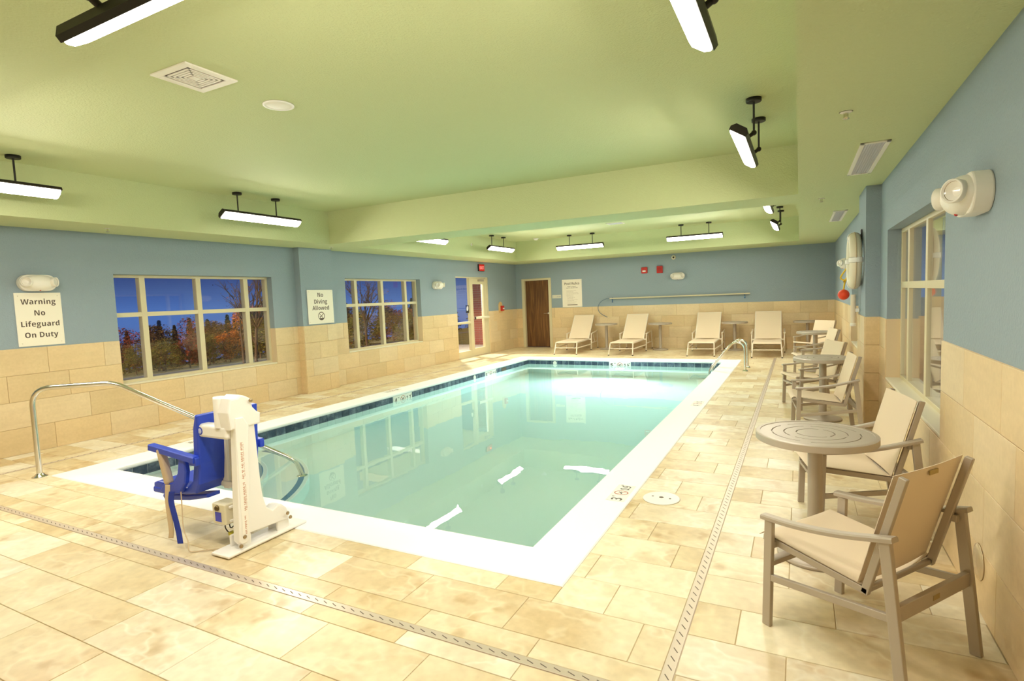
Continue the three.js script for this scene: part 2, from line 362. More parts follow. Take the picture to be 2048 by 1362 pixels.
// ---- glazed side door with sidelight
{
  const d = struct('door_1', 'glazed metal exit door with sidelight and push bar', 'door'), x0 = XL - 0.11, x1 = XL - 0.02, [za, zb] = [DOOR1[0], DOOR1[1]];
  part('door_frame', merge([rbox(x0, x1, DY - 0.03, DY, za, zb, 0.004), rbox(x0, x1, 0, DY - 0.03, zb - 0.035, zb, 0.004), rbox(x0, x1, 0, DY - 0.03, za, za + 0.045, 0.004), rbox(x0, x1, 0, DY - 0.03, -12.925, -12.78, 0.004)]), M.frame, d);
  part('sidelight_rail', rbox(x0, x1, 0.90, 0.955, -12.78, zb - 0.035, 0.004), M.frame, d);
  part('sidelight_rail', rbox(x0, x1, 0, 0.18, -12.78, zb - 0.035, 0.004), M.frame, d);
  part('pane', box(x0 + 0.04, x0 + 0.046, 0.178, 0.902, -12.785, zb - 0.03), M.pane, d);
  part('pane', box(x0 + 0.04, x0 + 0.046, 0.953, DY - 0.028, -12.785, zb - 0.03), M.pane, d);
  const leaf = new THREE.Group(); leaf.name = 'door_leaf'; d.add(leaf);
  const l0 = x0 + 0.025, l1 = x1 - 0.01, a = za + 0.047, b = -12.927;
  part('leaf_frame', merge([rbox(l0, l1, 1.95, DY - 0.033, a, b, 0.003), rbox(l0, l1, 0.01, 0.21, a, b, 0.003), rbox(l0, l1, 0.21, 1.95, a, a + 0.2, 0.003), rbox(l0, l1, 0.21, 1.95, b - 0.02, b, 0.003)]), M.frame, leaf);
  part('pane', box(l0 + 0.02, l0 + 0.026, 0.205, 1.955, a + 0.195, b - 0.015), M.pane, leaf);
  part('push_bar', merge([rbox(l1 + 0.03, l1 + 0.07, 1.0, 1.065, a + 0.01, b - 0.03, 0.012), rbox(l1, l1 + 0.035, 1.015, 1.05, a + 0.03, a + 0.07, 0.004), rbox(l1, l1 + 0.035, 1.015, 1.05, b - 0.09, b - 0.05, 0.004)]), M.cream, leaf);
  part('bar_end_cap', rbox(l1 + 0.028, l1 + 0.072, 0.998, 1.067, b - 0.03, b - 0.012, 0.004), M.black, leaf);
  part('door_closer', merge([rbox(l1, l1 + 0.045, 2.02, 2.075, -13.5, -13.22, 0.006), bar(V(l1 + 0.03, 2.085, -13.3), V(l1 + 0.10, 2.095, -13.45), 0.02, 0.01), bar(V(l1 + 0.10, 2.095, -13.45), V(l1 + 0.01, 2.10, -13.6), 0.02, 0.01)]), M.taupe, leaf);
  part('threshold', rbox(x0, x1 + 0.03, -0.001, 0.008, za, zb, 0.003), M.drain, d);
}
// ---- wooden door in the end wall
{
  const d = struct('door_2', 'brown wood-grain door in a cream frame beside the Pool Rules sign', 'door');
  const [a, b] = FD, z0 = ZF - 0.14, z1 = ZF + 0.018;
  part('door_frame', merge([rbox(a - 0.055, a + 0.035, 0, 2.095, z0, z1, 0.005), rbox(b - 0.035, b + 0.055, 0, 2.095, z0, z1, 0.005), rbox(a - 0.055, b + 0.055, 2.035, 2.095, z0, z1 + 0.001, 0.005)]), M.frame, d);
  part('door_leaf', muv(rbox(a + 0.037, b - 0.037, 0.012, 2.033, z0 + 0.02, z0 + 0.065, 0.003)), M.wood, d);
  part('lever_handle', merge([rod(V(b - 0.10, 1.03, z0 + 0.06), V(b - 0.10, 1.03, z0 + 0.125), 0.011), bar(V(b - 0.095, 1.03, z0 + 0.12), V(b - 0.225, 1.03, z0 + 0.12), 0.018, 0.012), lathe([[0, 0], [0.028, 0], [0.028, 0.008], [0, 0.010]], 20).rotateX(Math.PI / 2).translate(b - 0.10, 1.03, z0 + 0.065)]), M.steel, d);
}

// ---- base trim of the pool: shell, coping, waterline tiles, steps
const pool = thing('swimming_pool', 'rectangular indoor pool with white coping and blue waterline tiles', 'pool', [0, 0, 0]);
{
  const dep = (z) => -1.03 + (-0.62) * (PZ1 - z) / (PZ1 - PZ0), s = 0.22;
  const side = (x0, x1, z0, z1) => box(x0, x1, -1.95, -0.046, z0, z1);
  part('basin_wall', side(PX0 - s, PX0, PZ0 - s, PZ1 + s), M.plaster, pool);
  part('basin_wall', side(PX1, PX1 + s, PZ0 - s, PZ1 + s), M.plaster, pool);
  part('basin_wall', side(PX0, PX1, PZ0 - s, PZ0), M.plaster, pool);
  part('basin_wall', side(PX0, PX1, PZ1, PZ1 + s), M.plaster, pool);
  const f = new THREE.BufferGeometry(), y0 = dep(PZ0), y1 = dep(PZ1);
  const fl = extrude([[PZ0 - 0.05, y0], [PZ1 + 0.05, y1], [PZ1 + 0.05, -1.95], [PZ0 - 0.05, -1.95]], PX1 - PX0 + 0.1).rotateY(-Math.PI / 2);   // x' = -z, so the profile runs along z
  fl.translate(PX1 + 0.05, 0, 0);
  part('basin_floor', fl, M.plaster, pool);
  // quarter-round entry steps in the near corner
  for (const [r, y] of [[0.98, -0.30], [1.42, -0.52], [1.84, -0.74]]) {
    const pts = [[0, 0]]; for (let k = 0; k <= 32; k++) { const a = k / 32 * Math.PI / 2; pts.push([r * Math.cos(a), r * Math.sin(a)]); }
    const g = extrude(pts, y + 1.5, 0.008).rotateX(-Math.PI / 2).translate(PX0, -1.5, PZ1);   // (u, v) -> x, -z
    const st = part('entry_step', g, M.plaster, pool);
    const arc = [];
    for (let k = 0; k <= 40; k++) { const a = k / 40 * Math.PI / 2; arc.push([(r - 0.045) * Math.cos(a), (r - 0.045) * Math.sin(a)]); }
    for (let k = 40; k >= 0; k--) { const a = k / 40 * Math.PI / 2; arc.push([(r - 0.105) * Math.cos(a), (r - 0.105) * Math.sin(a)]); }
    part('edge_tile', extrude(arc, 0.006).rotateX(-Math.PI / 2).translate(PX0, y - 0.002, PZ1), M.stepTile, st);
  }
  // coping: four mitred lengths with a rounded nose
  const prof = [[0.012, -0.046], [-0.012, -0.040], [-0.020, -0.024], [-0.018, -0.008], [-0.008, 0.003], [0.012, 0.006], [0.327, 0.006], [0.335, 0.0], [0.335, -0.046]];
  const corners = [[PX0, PZ1, -1, 1], [PX1, PZ1, 1, 1], [PX1, PZ0, 1, -1], [PX0, PZ0, -1, -1]];
  for (let k = 0; k < 4; k++) {
    const A = corners[k], B = corners[(k + 1) % 4], pos = [];
    const at = (c, [d, y]) => [c[0] + c[2] * d, y, c[1] + c[3] * (d > 0.3 && c[3] > 0 ? d + 0.018 : d)];
    const tri = (a, b, c) => pos.push(...a, ...b, ...c);
    for (let i = 0; i < prof.length - 1; i++) { const a = at(A, prof[i]), b = at(B, prof[i]), c = at(B, prof[i + 1]), d = at(A, prof[i + 1]); tri(a, b, c); tri(a, c, d); }
    const g = new THREE.BufferGeometry(); g.setAttribute('position', new THREE.Float32BufferAttribute(pos, 3)); g.computeVertexNormals(); muv(g);
    part('coping', g, M.coping, pool);
  }
  // blue tiles at the waterline
  const q = 0.148, yt = -0.046, yb = -0.194;
  const blank = { left: [[-7.86, -7.33], [-10.95, -10.44]], far: [[-3.985, -3.465]] };
  const row = (o, U, N, u0, u1, first, holes, asStuff) => {
    const rest = [];
    for (let a = first; a < u1; a += q) {
      const p = Math.max(a, u0), e = Math.min(a + q, u1); if (e - p < 0.02) continue;
      let rs = [[p, e, yb, yt]]; for (const h of holes) rs = minus(rs, [h[0], h[1], -1, 1]);
      for (const r of rs) { const g = slab(o, U, V(0, 1, 0), N, r[0] + 0.003, r[1] - 0.003, r[2] + 0.002, r[3] - 0.002, 0.008, 0.0015, rr(0, 2), rr(0, 2), 0.7); if (asStuff) rest.push(g); else part('waterline_tile', g, M.blueTile[(rnd() * 3) | 0], pool); }
    }
    if (rest.length) { const m = part('waterline_tile', merge(rest), M.blueTile[0], pool); m.userData.kind = 'stuff'; }
  };
  row(V(PX0, 0, 0), V(0, 0, -1), V(1, 0, 0), -PZ1, -PZ0, 4.816 - 13 * q, blank.left.map(([a, b]) => [-b, -a]), false);
  row(V(0, 0, PZ0), V(1, 0, 0), V(0, 0, 1), PX0, PX1, -6.041 - q, blank.far, false);
  row(V(PX1, 0, 0), V(0, 0, 1), V(-1, 0, 0), PZ0, PZ1, PZ0, [], true);
  row(V(0, 0, PZ1), V(-1, 0, 0), V(0, 0, -1), -PX1, -PX0, -PX1, [], true);
  // depth markers
  const noDive = (x, cx, cy, r, col) => {
    x.strokeStyle = col; x.lineWidth = r * 0.17; x.beginPath(); x.arc(cx, cy, r, 0, 7); x.stroke();
    x.beginPath(); x.moveTo(cx - r * 0.7, cy - r * 0.7); x.lineTo(cx + r * 0.7, cy + r * 0.7); x.stroke();
    x.lineWidth = r * 0.2; x.strokeStyle = '#3a3026'; x.lineCap = 'round'; x.beginPath(); x.moveTo(cx + r * 0.42, cy - r * 0.42); x.lineTo(cx - r * 0.05, cy + r * 0.05); x.lineTo(cx - r * 0.5, cy + r * 0.1); x.stroke();
    x.beginPath(); x.arc(cx + r * 0.5, cy - r * 0.05, r * 0.12, 0, 7); x.fillStyle = '#3a3026'; x.fill();
  };
  const marker = (ft, m) => painted(768, 256, (x, w, h) => {
    x.fillStyle = '#f2efe6'; x.fillRect(0, 0, w, h); x.strokeStyle = '#d8d3c6'; x.lineWidth = 4; for (const k of [256, 512]) { x.beginPath(); x.moveTo(k, 0); x.lineTo(k, h); x.stroke(); }
    x.fillStyle = '#33291d'; x.textBaseline = 'middle'; x.textAlign = 'center'; x.font = 'bold 210px sans-serif'; x.fillText(ft, 92, 138);
    x.font = 'bold 58px sans-serif'; x.fillText('FT', 205, 66); noDive(x, 384, 128, 92, '#b04a34');
    x.fillStyle = '#33291d'; x.font = 'bold 180px sans-serif'; x.fillText(m, 628, 138, 196); x.font = 'bold 50px sans-serif'; x.fillText('M', 742, 62);
  });
  const tx = { 3: marker('3', '0.9'), 4: marker('4', '1.2'), 5: marker('5', '1.5') };
  const mats = Object.fromEntries(Object.entries(tx).map(([k, t]) => [k, std(0xffffff, 0.35, { map: t })]));
  const face = (w, h) => new THREE.PlaneGeometry(w, h);
  const mark = (k, label, place) => { const g = face(0.50, 0.147); place(g); part('depth_marker', g, mats[k], pool).userData.label = label; };
  mark(4, 'white depth marker reading 4 FT 1.2 M at the waterline', (g) => g.rotateY(Math.PI / 2).translate(PX0 + 0.009, -0.12, -7.595));
  mark(5, 'white depth marker reading 5 FT 1.5 M beside the glass door', (g) => g.rotateY(Math.PI / 2).translate(PX0 + 0.009, -0.12, -10.695));
  mark(5, 'white depth marker reading 5 FT 1.5 M above the underwater lamp', (g) => g.translate(-3.725, -0.12, PZ0 + 0.009));
  const flat = (k, x, z, t, label) => mark(k, label, (g) => g.scale(0.72, 0.95, 1).rotateX(-Math.PI / 2).rotateY(t).translate(x, 0.0075, z));
  flat(3, -1.225, -4.10, Math.PI / 2, 'painted depth mark 3 FT 0.9 M on the coping by the skimmer lid');
  flat(4, -1.235, -7.8, Math.PI / 2, 'painted depth mark 4 FT 1.2 M on the coping halfway along');
  flat(3, -6.32, -4.1, -Math.PI / 2, 'painted depth mark 3 FT 0.9 M on the coping under the window');
  flat(4, -6.32, -7.6, -Math.PI / 2, 'painted depth mark 4 FT 1.2 M on the coping by the No Diving pier');
  // round inlets just above the water
  for (const [x, z, ty] of [[PX0 + 0.006, -10.0, Math.PI / 2], [-5.36, PZ0 + 0.006, 0]]) part('return_inlet', lathe([[0, 0.008], [0.03, 0.010], [0.05, 0.004], [0.052, 0]], 20).rotateX(Math.PI / 2).rotateY(ty).translate(x, -0.105, z), M.white, pool);
  part('skimmer_mouth', rbox(PX0 + 0.004, PX0 + 0.012, -0.19, -0.06, -11.42, -11.20, 0.003), M.slot, pool);
}
// ---- water
{
  const e = 0.02, g = muv(new THREE.BoxGeometry(PX1 - PX0 + 2 * e, 1.7, PZ1 - PZ0 + 2 * e).translate((PX0 + PX1) / 2, WATER - 0.85, (PZ0 + PZ1) / 2));
  const m = new THREE.MeshPhysicalMaterial({ color: 0xffffff, roughness: 0.0, transmission: 1, thickness: 1.4, ior: 1.333, attenuationColor: new THREE.Color(0.76, 0.945, 0.90), attenuationDistance: 3.2, bumpMap: rep(ripple, 2.6), bumpScale: 0.0007 });
  single('pool_water', g, m, 'still turquoise water filling the pool', 'water', null, 'stuff');
}
// ---- underwater lamp in the far pool wall
{
  const t = thing('pool_lamp', 'round underwater lamp in the far wall of the pool', 'pool light', [-3.725, -0.62, PZ0]);
  part('bezel', lathe([[0.10, 0.0], [0.135, 0.0], [0.135, 0.018], [0.105, 0.026], [0.10, 0.02]], 32).rotateX(Math.PI / 2), M.steel, t);
  part('lamp_lens', lathe([[0, 0.022], [0.06, 0.018], [0.10, 0.006], [0.10, 0.001], [0, 0.001]], 32).rotateX(Math.PI / 2), std(0xffffff, 0.3, { emissive: POOL_LAMP.color, emissiveIntensity: 60 }), t);
  const l = new THREE.SpotLight(POOL_LAMP.color, POOL_LAMP.power, 0, 1.45, 0.5); l.position.set(0, 0, 0.06); l.target.position.set(0, 0.15, 3); l.castShadow = true; l.shadow.radius = 4; t.add(l, l.target);
}
// ================================================================ hanging floodlights
function floodlight(label, x, z, turn) {   // local x: along the bar, local +z: towards the pool
  const t = thing('pool_floodlight', label, 'ceiling light', [x, COF, z], turn, 'black linear floodlights hung in the ceiling trays');
  const ky = -0.275, bz = 0.10, by = -0.335, tilt = 0.58;   // knuckle, bar centre, face turned down by tilt
  for (const s of [-0.31, 0.31]) {
    part('ceiling_canopy', lathe([[0, -0.030], [0.055, -0.030], [0.060, -0.026], [0.060, 0], [0, 0]], 28).translate(s, 0, 0), M.black, t);
    part('hanging_rod', rod(V(s, -0.03, 0), V(s, ky, 0), 0.0085), M.black, t);
    part('knuckle', merge([new THREE.SphereGeometry(0.022, 16, 12).translate(s, ky, 0), rod(V(s, ky, 0), V(s, by + 0.02, bz - 0.035), 0.016)]), M.darkMetal, t);
  }
  const h = part('housing', extrude([[-0.072, 0.0], [0.072, 0.0], [0.075, 0.03], [0.045, 0.062], [-0.045, 0.062], [-0.075, 0.03]], 1.25, 0.004).rotateY(Math.PI / 2).translate(-0.625, 0, 0), M.darkMetal, t);
  const l = part('lens', extrude([[-0.066, 0.004], [-0.060, -0.012], [-0.034, -0.026], [0.034, -0.026], [0.060, -0.012], [0.066, 0.004]], 1.224, 0.006).rotateY(Math.PI / 2).translate(-0.612, 0, 0), M.glow, t);
  for (const g of [h, l]) { g.rotation.x = -tilt; g.position.set(0, by, bz); }
  const r = new THREE.RectAreaLight(LAMP.color, LAMP.rect, 1.2, 0.12);
  const n = V(0, -Math.cos(tilt), Math.sin(tilt));
  r.position.set(0, by, bz).addScaledVector(n, 0.032);
  r.quaternion.setFromUnitVectors(V(0, 0, -1), n); t.add(r);
  return t;
}
const E = Math.PI / 2;
floodlight('linear floodlight over the deck by the Warning sign', -6.71, -2.40, E);
floodlight('linear floodlight over the pool edge by the No Diving pier', -6.70, -5.42, E);
floodlight('linear floodlight just past the ceiling beam, over the second tree-view window', -6.72, -9.35, E);
floodlight('linear floodlight over the glass exit door', -6.72, -12.43, E);
floodlight('linear floodlight over the loungers next to the wooden door', -4.96, -13.62, 0);
floodlight('linear floodlight over the loungers under the wall-mounted hook pole', -2.16, -13.60, 0);
floodlight('linear floodlight over the armchairs, next to the smooth edge of the near tray', -0.335, -2.40, -E);
floodlight('linear floodlight over the round table by the life-ring pier', -0.335, -5.44, -E);
floodlight('linear floodlight just past the ceiling beam, over the armchairs', -0.34, -9.35, -E);
floodlight('linear floodlight over the corner with the last armchair', -0.34, -12.43, -E);
floodlight('linear floodlight at the tray end above the pool lift', -2.22, -1.32, Math.PI);
floodlight('linear floodlight at the tray end above the entry steps', -5.0, -1.32, Math.PI);

// ================================================================ ceiling and wall fittings
{
  const t = thing('ceiling_grille', 'square white ceiling grille with concentric louvres', 'vent', [-3.585, COF, -2.482]);
  part('grille_frame', merge([rbox(-0.185, 0.185, -0.012, 0, -0.185, -0.135, 0.003), rbox(-0.185, 0.185, -0.012, 0, 0.135, 0.185, 0.003), rbox(-0.185, -0.135, -0.012, 0, -0.135, 0.135, 0.003), rbox(0.135, 0.185, -0.012, 0, -0.135, 0.135, 0.003)]), M.whitePlastic, t);
  part('duct', box(-0.14, 0.14, -0.002, 0.0, -0.14, 0.14), M.slot, t);
  for (const a of [0.118, 0.096, 0.074, 0.052]) part('louvre', merge([rbox(-a, a, -0.011, -0.002, -a, -a + 0.013, 0.002), rbox(-a, a, -0.011, -0.002, a - 0.013, a, 0.002), rbox(-a, -a + 0.013, -0.011, -0.002, -a, a, 0.002), rbox(a - 0.013, a, -0.011, -0.002, -a, a, 0.002)]), M.whitePlastic, t);
  part('louvre', rbox(-0.03, 0.03, -0.011, -0.002, -0.03, 0.03, 0.002), M.whitePlastic, t);
}
{
  const t = thing('ceiling_speaker', 'round white ceiling speaker', 'speaker', [-3.566, COF, -3.142]);
  part('rim', lathe([[0.095, 0], [0.115, 0], [0.113, -0.008], [0.100, -0.011], [0.095, -0.006]], 40), M.white, t);
  part('mesh_cover', lathe([[0, -0.011], [0.06, -0.010], [0.096, -0.006], [0.096, 0], [0, 0]], 40), M.whitePlastic, t);
}
function airVent(label, x, z, w, l, y = SOF) {
  const t = thing('air_vent', label, 'vent', [x, y, z]);
  part('vent_frame', merge([rbox(-w / 2, w / 2, -0.01, 0, -l / 2, -l / 2 + 0.03, 0.003), rbox(-w / 2, w / 2, -0.01, 0, l / 2 - 0.03, l / 2, 0.003), rbox(-w / 2, -w / 2 + 0.03, -0.01, 0, -l / 2, l / 2, 0.003), rbox(w / 2 - 0.03, w / 2, -0.01, 0, -l / 2, l / 2, 0.003)]), M.whitePlastic, t);
  part('vent_back', box(-w / 2 + 0.02, w / 2 - 0.02, -0.0015, 0, -l / 2 + 0.02, l / 2 - 0.02), M.frameLilac, t);
  const k = 8; for (let i = 0; i < k; i++) { const g = new THREE.BoxGeometry(0.012, 0.0015, l - 0.05); g.rotateZ(0.6); part('louvre', g.translate(-w / 2 + 0.035 + (w - 0.07) * i / (k - 1), -0.006, 0), M.frameLilac, t); }
}
airVent('white slot vent in the soffit over the near window and armchairs', 0.485, -5.5, 0.19, 1.30);
airVent('white slot vent in the soffit past the life-ring pier', 0.50, -9.67, 0.17, 1.42);
airVent('small white vent in the far tray ceiling', -3.62, -12.2, 0.36, 0.30, COF);
function sprinkler(label, x, y, z) {
  const t = thing('sprinkler', label, 'sprinkler', [x, y, z]);
  part('escutcheon', lathe([[0, -0.006], [0.030, -0.004], [0.036, 0], [0, 0]], 20), M.white, t);
  part('deflector', merge([rod(V(0, 0, 0), V(0, -0.03, 0), 0.009), lathe([[0, -0.040], [0.018, -0.040], [0.018, -0.037], [0, -0.037]], 14), bar(V(-0.012, -0.005, 0), V(-0.012, -0.038, 0), 0.004, 0.004, 0.001), bar(V(0.012, -0.005, 0), V(0.012, -0.038, 0), 0.004, 0.004, 0.001)]), M.chrome, t);
}
sprinkler('white ceiling sprinkler in the soffit near the large emergency light', 0.243, SOF, -3.93);
sprinkler('white ceiling sprinkler in the soffit by the life-ring pier', 0.227, SOF, -7.58);
sprinkler('white ceiling sprinkler in the soffit over the Warning sign window', -7.32, SOF, -3.80);
sprinkler('white ceiling sprinkler in the soffit above the No Diving pier', -7.30, SOF, -7.36);
{
  const t = thing('smoke_detector', 'round white smoke detector in the far tray corner', 'smoke detector', [-6.25, COF, -13.7]);
  part('base_plate', lathe([[0, 0], [0.075, 0], [0.075, -0.012], [0, -0.012]], 28), M.white, t);
  part('sensor_head', lathe([[0.058, -0.012], [0.052, -0.04], [0.03, -0.05], [0, -0.05]], 28), M.white, t);
}
for (const [x, y, z, lab] of [[-7.0, 2.83, -5.25, 'white sidewall sprinkler on the tray face above a floodlight'], [-7.05, 2.86, -11.7, 'white sidewall sprinkler on the tray face near the exit door']]) {
  const t = thing('sidewall_sprinkler', lab, 'sprinkler', [x, y, z]);
  part('escutcheon', lathe([[0, 0.006], [0.03, 0.004], [0.036, 0], [0, 0]], 20).rotateZ(-E), M.white, t);
  part('deflector', merge([rod(V(0, 0, 0), V(0.035, 0, 0), 0.009), lathe([[0, 0.036], [0.018, 0.036], [0.018, 0.04], [0, 0.04]], 14).rotateZ(-E)]), M.chrome, t);
}
// emergency lights: local +z out of the wall, x along it
function emergencyLight(label, pos, turn, sc = 1) {
  const t = thing('emergency_light', label, 'emergency light', pos, turn, 'white emergency lights on the walls');
  const stad = (w, h) => { const s = new THREE.Shape(), r = h / 2; s.absarc(w / 2 - r, 0, r, -E, E, false); s.absarc(-w / 2 + r, 0, r, E, 3 * E, false); return s; };
  part('housing', extrude(stad(0.36, 0.185), 0.075, 0.008, 16), M.whitePlastic, t);
  const dome = new THREE.SphereGeometry(1, 40, 20, 0, Math.PI * 2, 0, E).rotateX(E); dome.scale(0.178, 0.0905, 0.085);
  part('front_cover', dome.translate(0, 0, 0.072), M.whitePlastic, t);
  for (const s of [-1, 1]) {
    const n = V(s * 0.62, 0.0, 0.78).normalize(), q = new THREE.Quaternion().setFromUnitVectors(V(0, 1, 0), n), c = V(s * 0.134, 0.008, 0.135);
    const put = (g) => g.applyQuaternion(q).translate(c.x, c.y, c.z);
    const head = part('lamp_head', put(lathe([[0, -0.05], [0.046, -0.05], [0.054, 0.0], [0.054, 0.014], [0.046, 0.016], [0.044, 0.004], [0, -0.02]], 30)), M.whitePlastic, t);
    part('reflector', put(lathe([[0.044, 0.005], [0.034, -0.008], [0.016, -0.017], [0, -0.018]], 26)), std(0xb59a78, 0.16, { metalness: 1 }), head);
    part('lens_glass', put(lathe([[0.045, 0.010], [0.03, 0.012], [0.012, 0.013], [0, 0.0135]], 26)), M.lens, head);
  }
  part('test_button', new THREE.SphereGeometry(0.008, 12, 8).translate(0.0, -0.085, 0.10), M.red, t);
  t.scale.setScalar(sc);
}
emergencyLight('white twin-head emergency light directly above the Warning sign', [XL, 1.925, -3.235], E);
emergencyLight('white twin-head emergency light between the second tree-view window and the glass door', [XL, 1.91, -11.22], E);
emergencyLight('white twin-head emergency light on the end wall beside the red alarms', [-2.91, 1.945, ZF], 0);
emergencyLight('large white emergency light at the top corner of the armchair window', [XR, 1.93, -3.31], -E);
emergencyLight('white emergency light in the wall past the life ring', [XR, 1.90, -11.2], -E);

// ---- signs
const signText = (lines, w, h, extra) => painted(w, h, (x) => { x.fillStyle = '#f3ecd9'; x.fillRect(0, 0, w, h); x.fillStyle = '#55463a'; x.textAlign = 'center'; x.textBaseline = 'middle'; for (const [s, y, px] of lines) { x.font = 'bold ' + px + 'px sans-serif'; x.fillText(s, w / 2, y); } if (extra) extra(x); });
function sign(name, label, w, h, map, pos, turn) {
  const t = thing(name, label, 'sign', pos, turn);
  part('panel', rbox(-w / 2, w / 2, -h / 2, h / 2, 0, 0.008, 0.002), M.white, t);
  part('print', new THREE.PlaneGeometry(w - 0.002, h - 0.002).translate(0, 0, 0.009), std(0xffffff, 0.45, { map }), t);
  for (const [a, b] of [[-1, -1], [1, -1], [-1, 1], [1, 1]]) part('screw', lathe([[0, 0.012], [0.004, 0.011], [0.005, 0.008], [0, 0.008]], 12).rotateX(E).translate(a * (w / 2 - 0.035), b * (h / 2 - 0.035), 0), M.steel, t);
  return t;
}
sign('warning_sign', 'white sign reading Warning No Lifeguard On Duty', 0.447, 0.607, signText([['Warning', 134, 110], ['No', 304, 110], ['Lifeguard', 470, 110], ['On Duty', 636, 110]], 590, 800), [XL, 1.511, -3.243], E);
sign('no_diving_sign', 'white sign reading No Diving Allowed with a crossed-out diver symbol', 0.60, 0.605, signText([['No', 120, 136], ['Diving', 278, 136], ['Allowed', 430, 136]], 780, 800, (x) => {
  x.strokeStyle = '#55463a'; x.lineWidth = 17; x.beginPath(); x.arc(390, 622, 92, 0, 7); x.stroke(); x.lineWidth = 13; x.beginPath(); x.moveTo(326, 558); x.lineTo(454, 686); x.stroke();
  x.lineWidth = 16; x.lineCap = 'round'; x.beginPath(); x.moveTo(440, 572); x.lineTo(394, 620); x.lineTo(346, 634); x.stroke(); x.beginPath(); x.moveTo(394, 620); x.lineTo(412, 652); x.stroke(); x.beginPath(); x.arc(350, 656, 12, 0, 7); x.fill();
  x.beginPath(); x.arc(390, 622, 92, 0.55, Math.PI - 0.55); x.closePath(); x.fill();
}), [XL + 0.144, 1.517, -7.37], E);
function squiggles(x, x0, x1, y, hgt, col) {   // print too small to read
  x.fillStyle = col; let p = x0; let s = Math.floor(x0 * 7 + y * 13);
  const r = () => { s = (s * 1103515245 + 12345) & 0x7fffffff; return s / 0x7fffffff; };
  while (p < x1) { const n = 2 + Math.floor(r() * 6); for (let k = 0; k < n && p < x1; k++) { const w = hgt * (0.3 + 0.3 * r()), t = hgt * (0.6 + 0.4 * r()); x.fillRect(p, y - t, w * 0.45, t); x.fillRect(p, y - hgt * 0.62 * (0.6 + 0.4 * r()), w, hgt * 0.2); p += w * 1.15; } p += hgt * 0.45; }
}
sign('pool_rules_sign', 'white sign headed Pool Rules with small print', 0.615, 0.81, painted(760, 1000, (x, w, h) => {
  x.fillStyle = '#f5eddb'; x.fillRect(0, 0, w, h); x.fillStyle = '#6b5a48'; x.textAlign = 'center'; x.textBaseline = 'middle'; x.font = 'bold 118px sans-serif'; x.fillText('Pool Rules', w / 2, 148);
  squiggles(x, 210, 540, 268, 36, '#8a7966'); squiggles(x, 165, 600, 322, 36, '#8a7966');
  [[170, 540], [170, 430], [170, 620], [170, 640], [170, 430], [170, 430], [190, 480], [190, 420], [190, 590], [190, 450], [190, 560], [190, 500]].forEach(([a, b], i) => squiggles(x, a, b, 408 + i * 42, 19, '#b3a48e'));
  x.fillStyle = '#6b5a48'; x.fillRect(190, 912, 390, 26);
}), [-5.962, 1.605, ZF], 0);
sign('room_sign', 'small pale nameplate between the wooden door and the Pool Rules sign', 0.285, 0.097, painted(600, 204, (x, w, h) => { x.fillStyle = '#d9d7c4'; x.fillRect(0, 0, w, h); squiggles(x, 300, 560, 140, 60, '#9a92a0'); }), [-6.452, 1.522, ZF], 0);

{ // exit sign
  const t = thing('exit_sign', 'small glowing red EXIT sign over the glass door', 'exit sign', [XL, 2.395, -13.36], E);
  part('housing', rbox(-0.15, 0.15, -0.095, 0.095, 0, 0.045, 0.008), M.black, t);
  const map = painted(300, 190, (x) => { x.fillStyle = '#c31a12'; x.fillRect(0, 0, 300, 190); x.fillStyle = '#ffb0a0'; x.font = 'bold 120px sans-serif'; x.textAlign = 'center'; x.textBaseline = 'middle'; x.fillText('EXIT', 150, 98); });
  part('sign_face', new THREE.PlaneGeometry(0.285, 0.175).translate(0, 0, 0.0465), std(0x331010, 0.5, { emissive: 0xffffff, emissiveMap: map, emissiveIntensity: 0.9 }), t);
  const l = new THREE.PointLight(0xff3020, 0.05); l.position.set(0, 0, 0.09); l.castShadow = true; t.add(l);
}
{ // fire alarm pull station with its cover
  const t = thing('fire_pull_station', 'red fire alarm pull station under a tan arched cover by the corner', 'fire alarm', [XL, 1.27, -14.41], E);
  const arch = new THREE.Shape(); arch.moveTo(-0.11, -0.15); arch.lineTo(0.11, -0.15); arch.lineTo(0.11, 0.06); arch.absarc(0, 0.06, 0.11, 0, Math.PI, false); arch.lineTo(-0.11, -0.15);
  part('cover_plate', extrude(arch, 0.02, 0.004, 14), std(0xd9b57a, 0.5), t);
  part('station_body', rbox(-0.02, 0.10, -0.10, 0.05, 0.02, 0.085, 0.008), M.red, t);
  part('pull_handle', rbox(0.0, 0.08, -0.05, -0.015, 0.085, 0.10, 0.004), M.white, t);
}
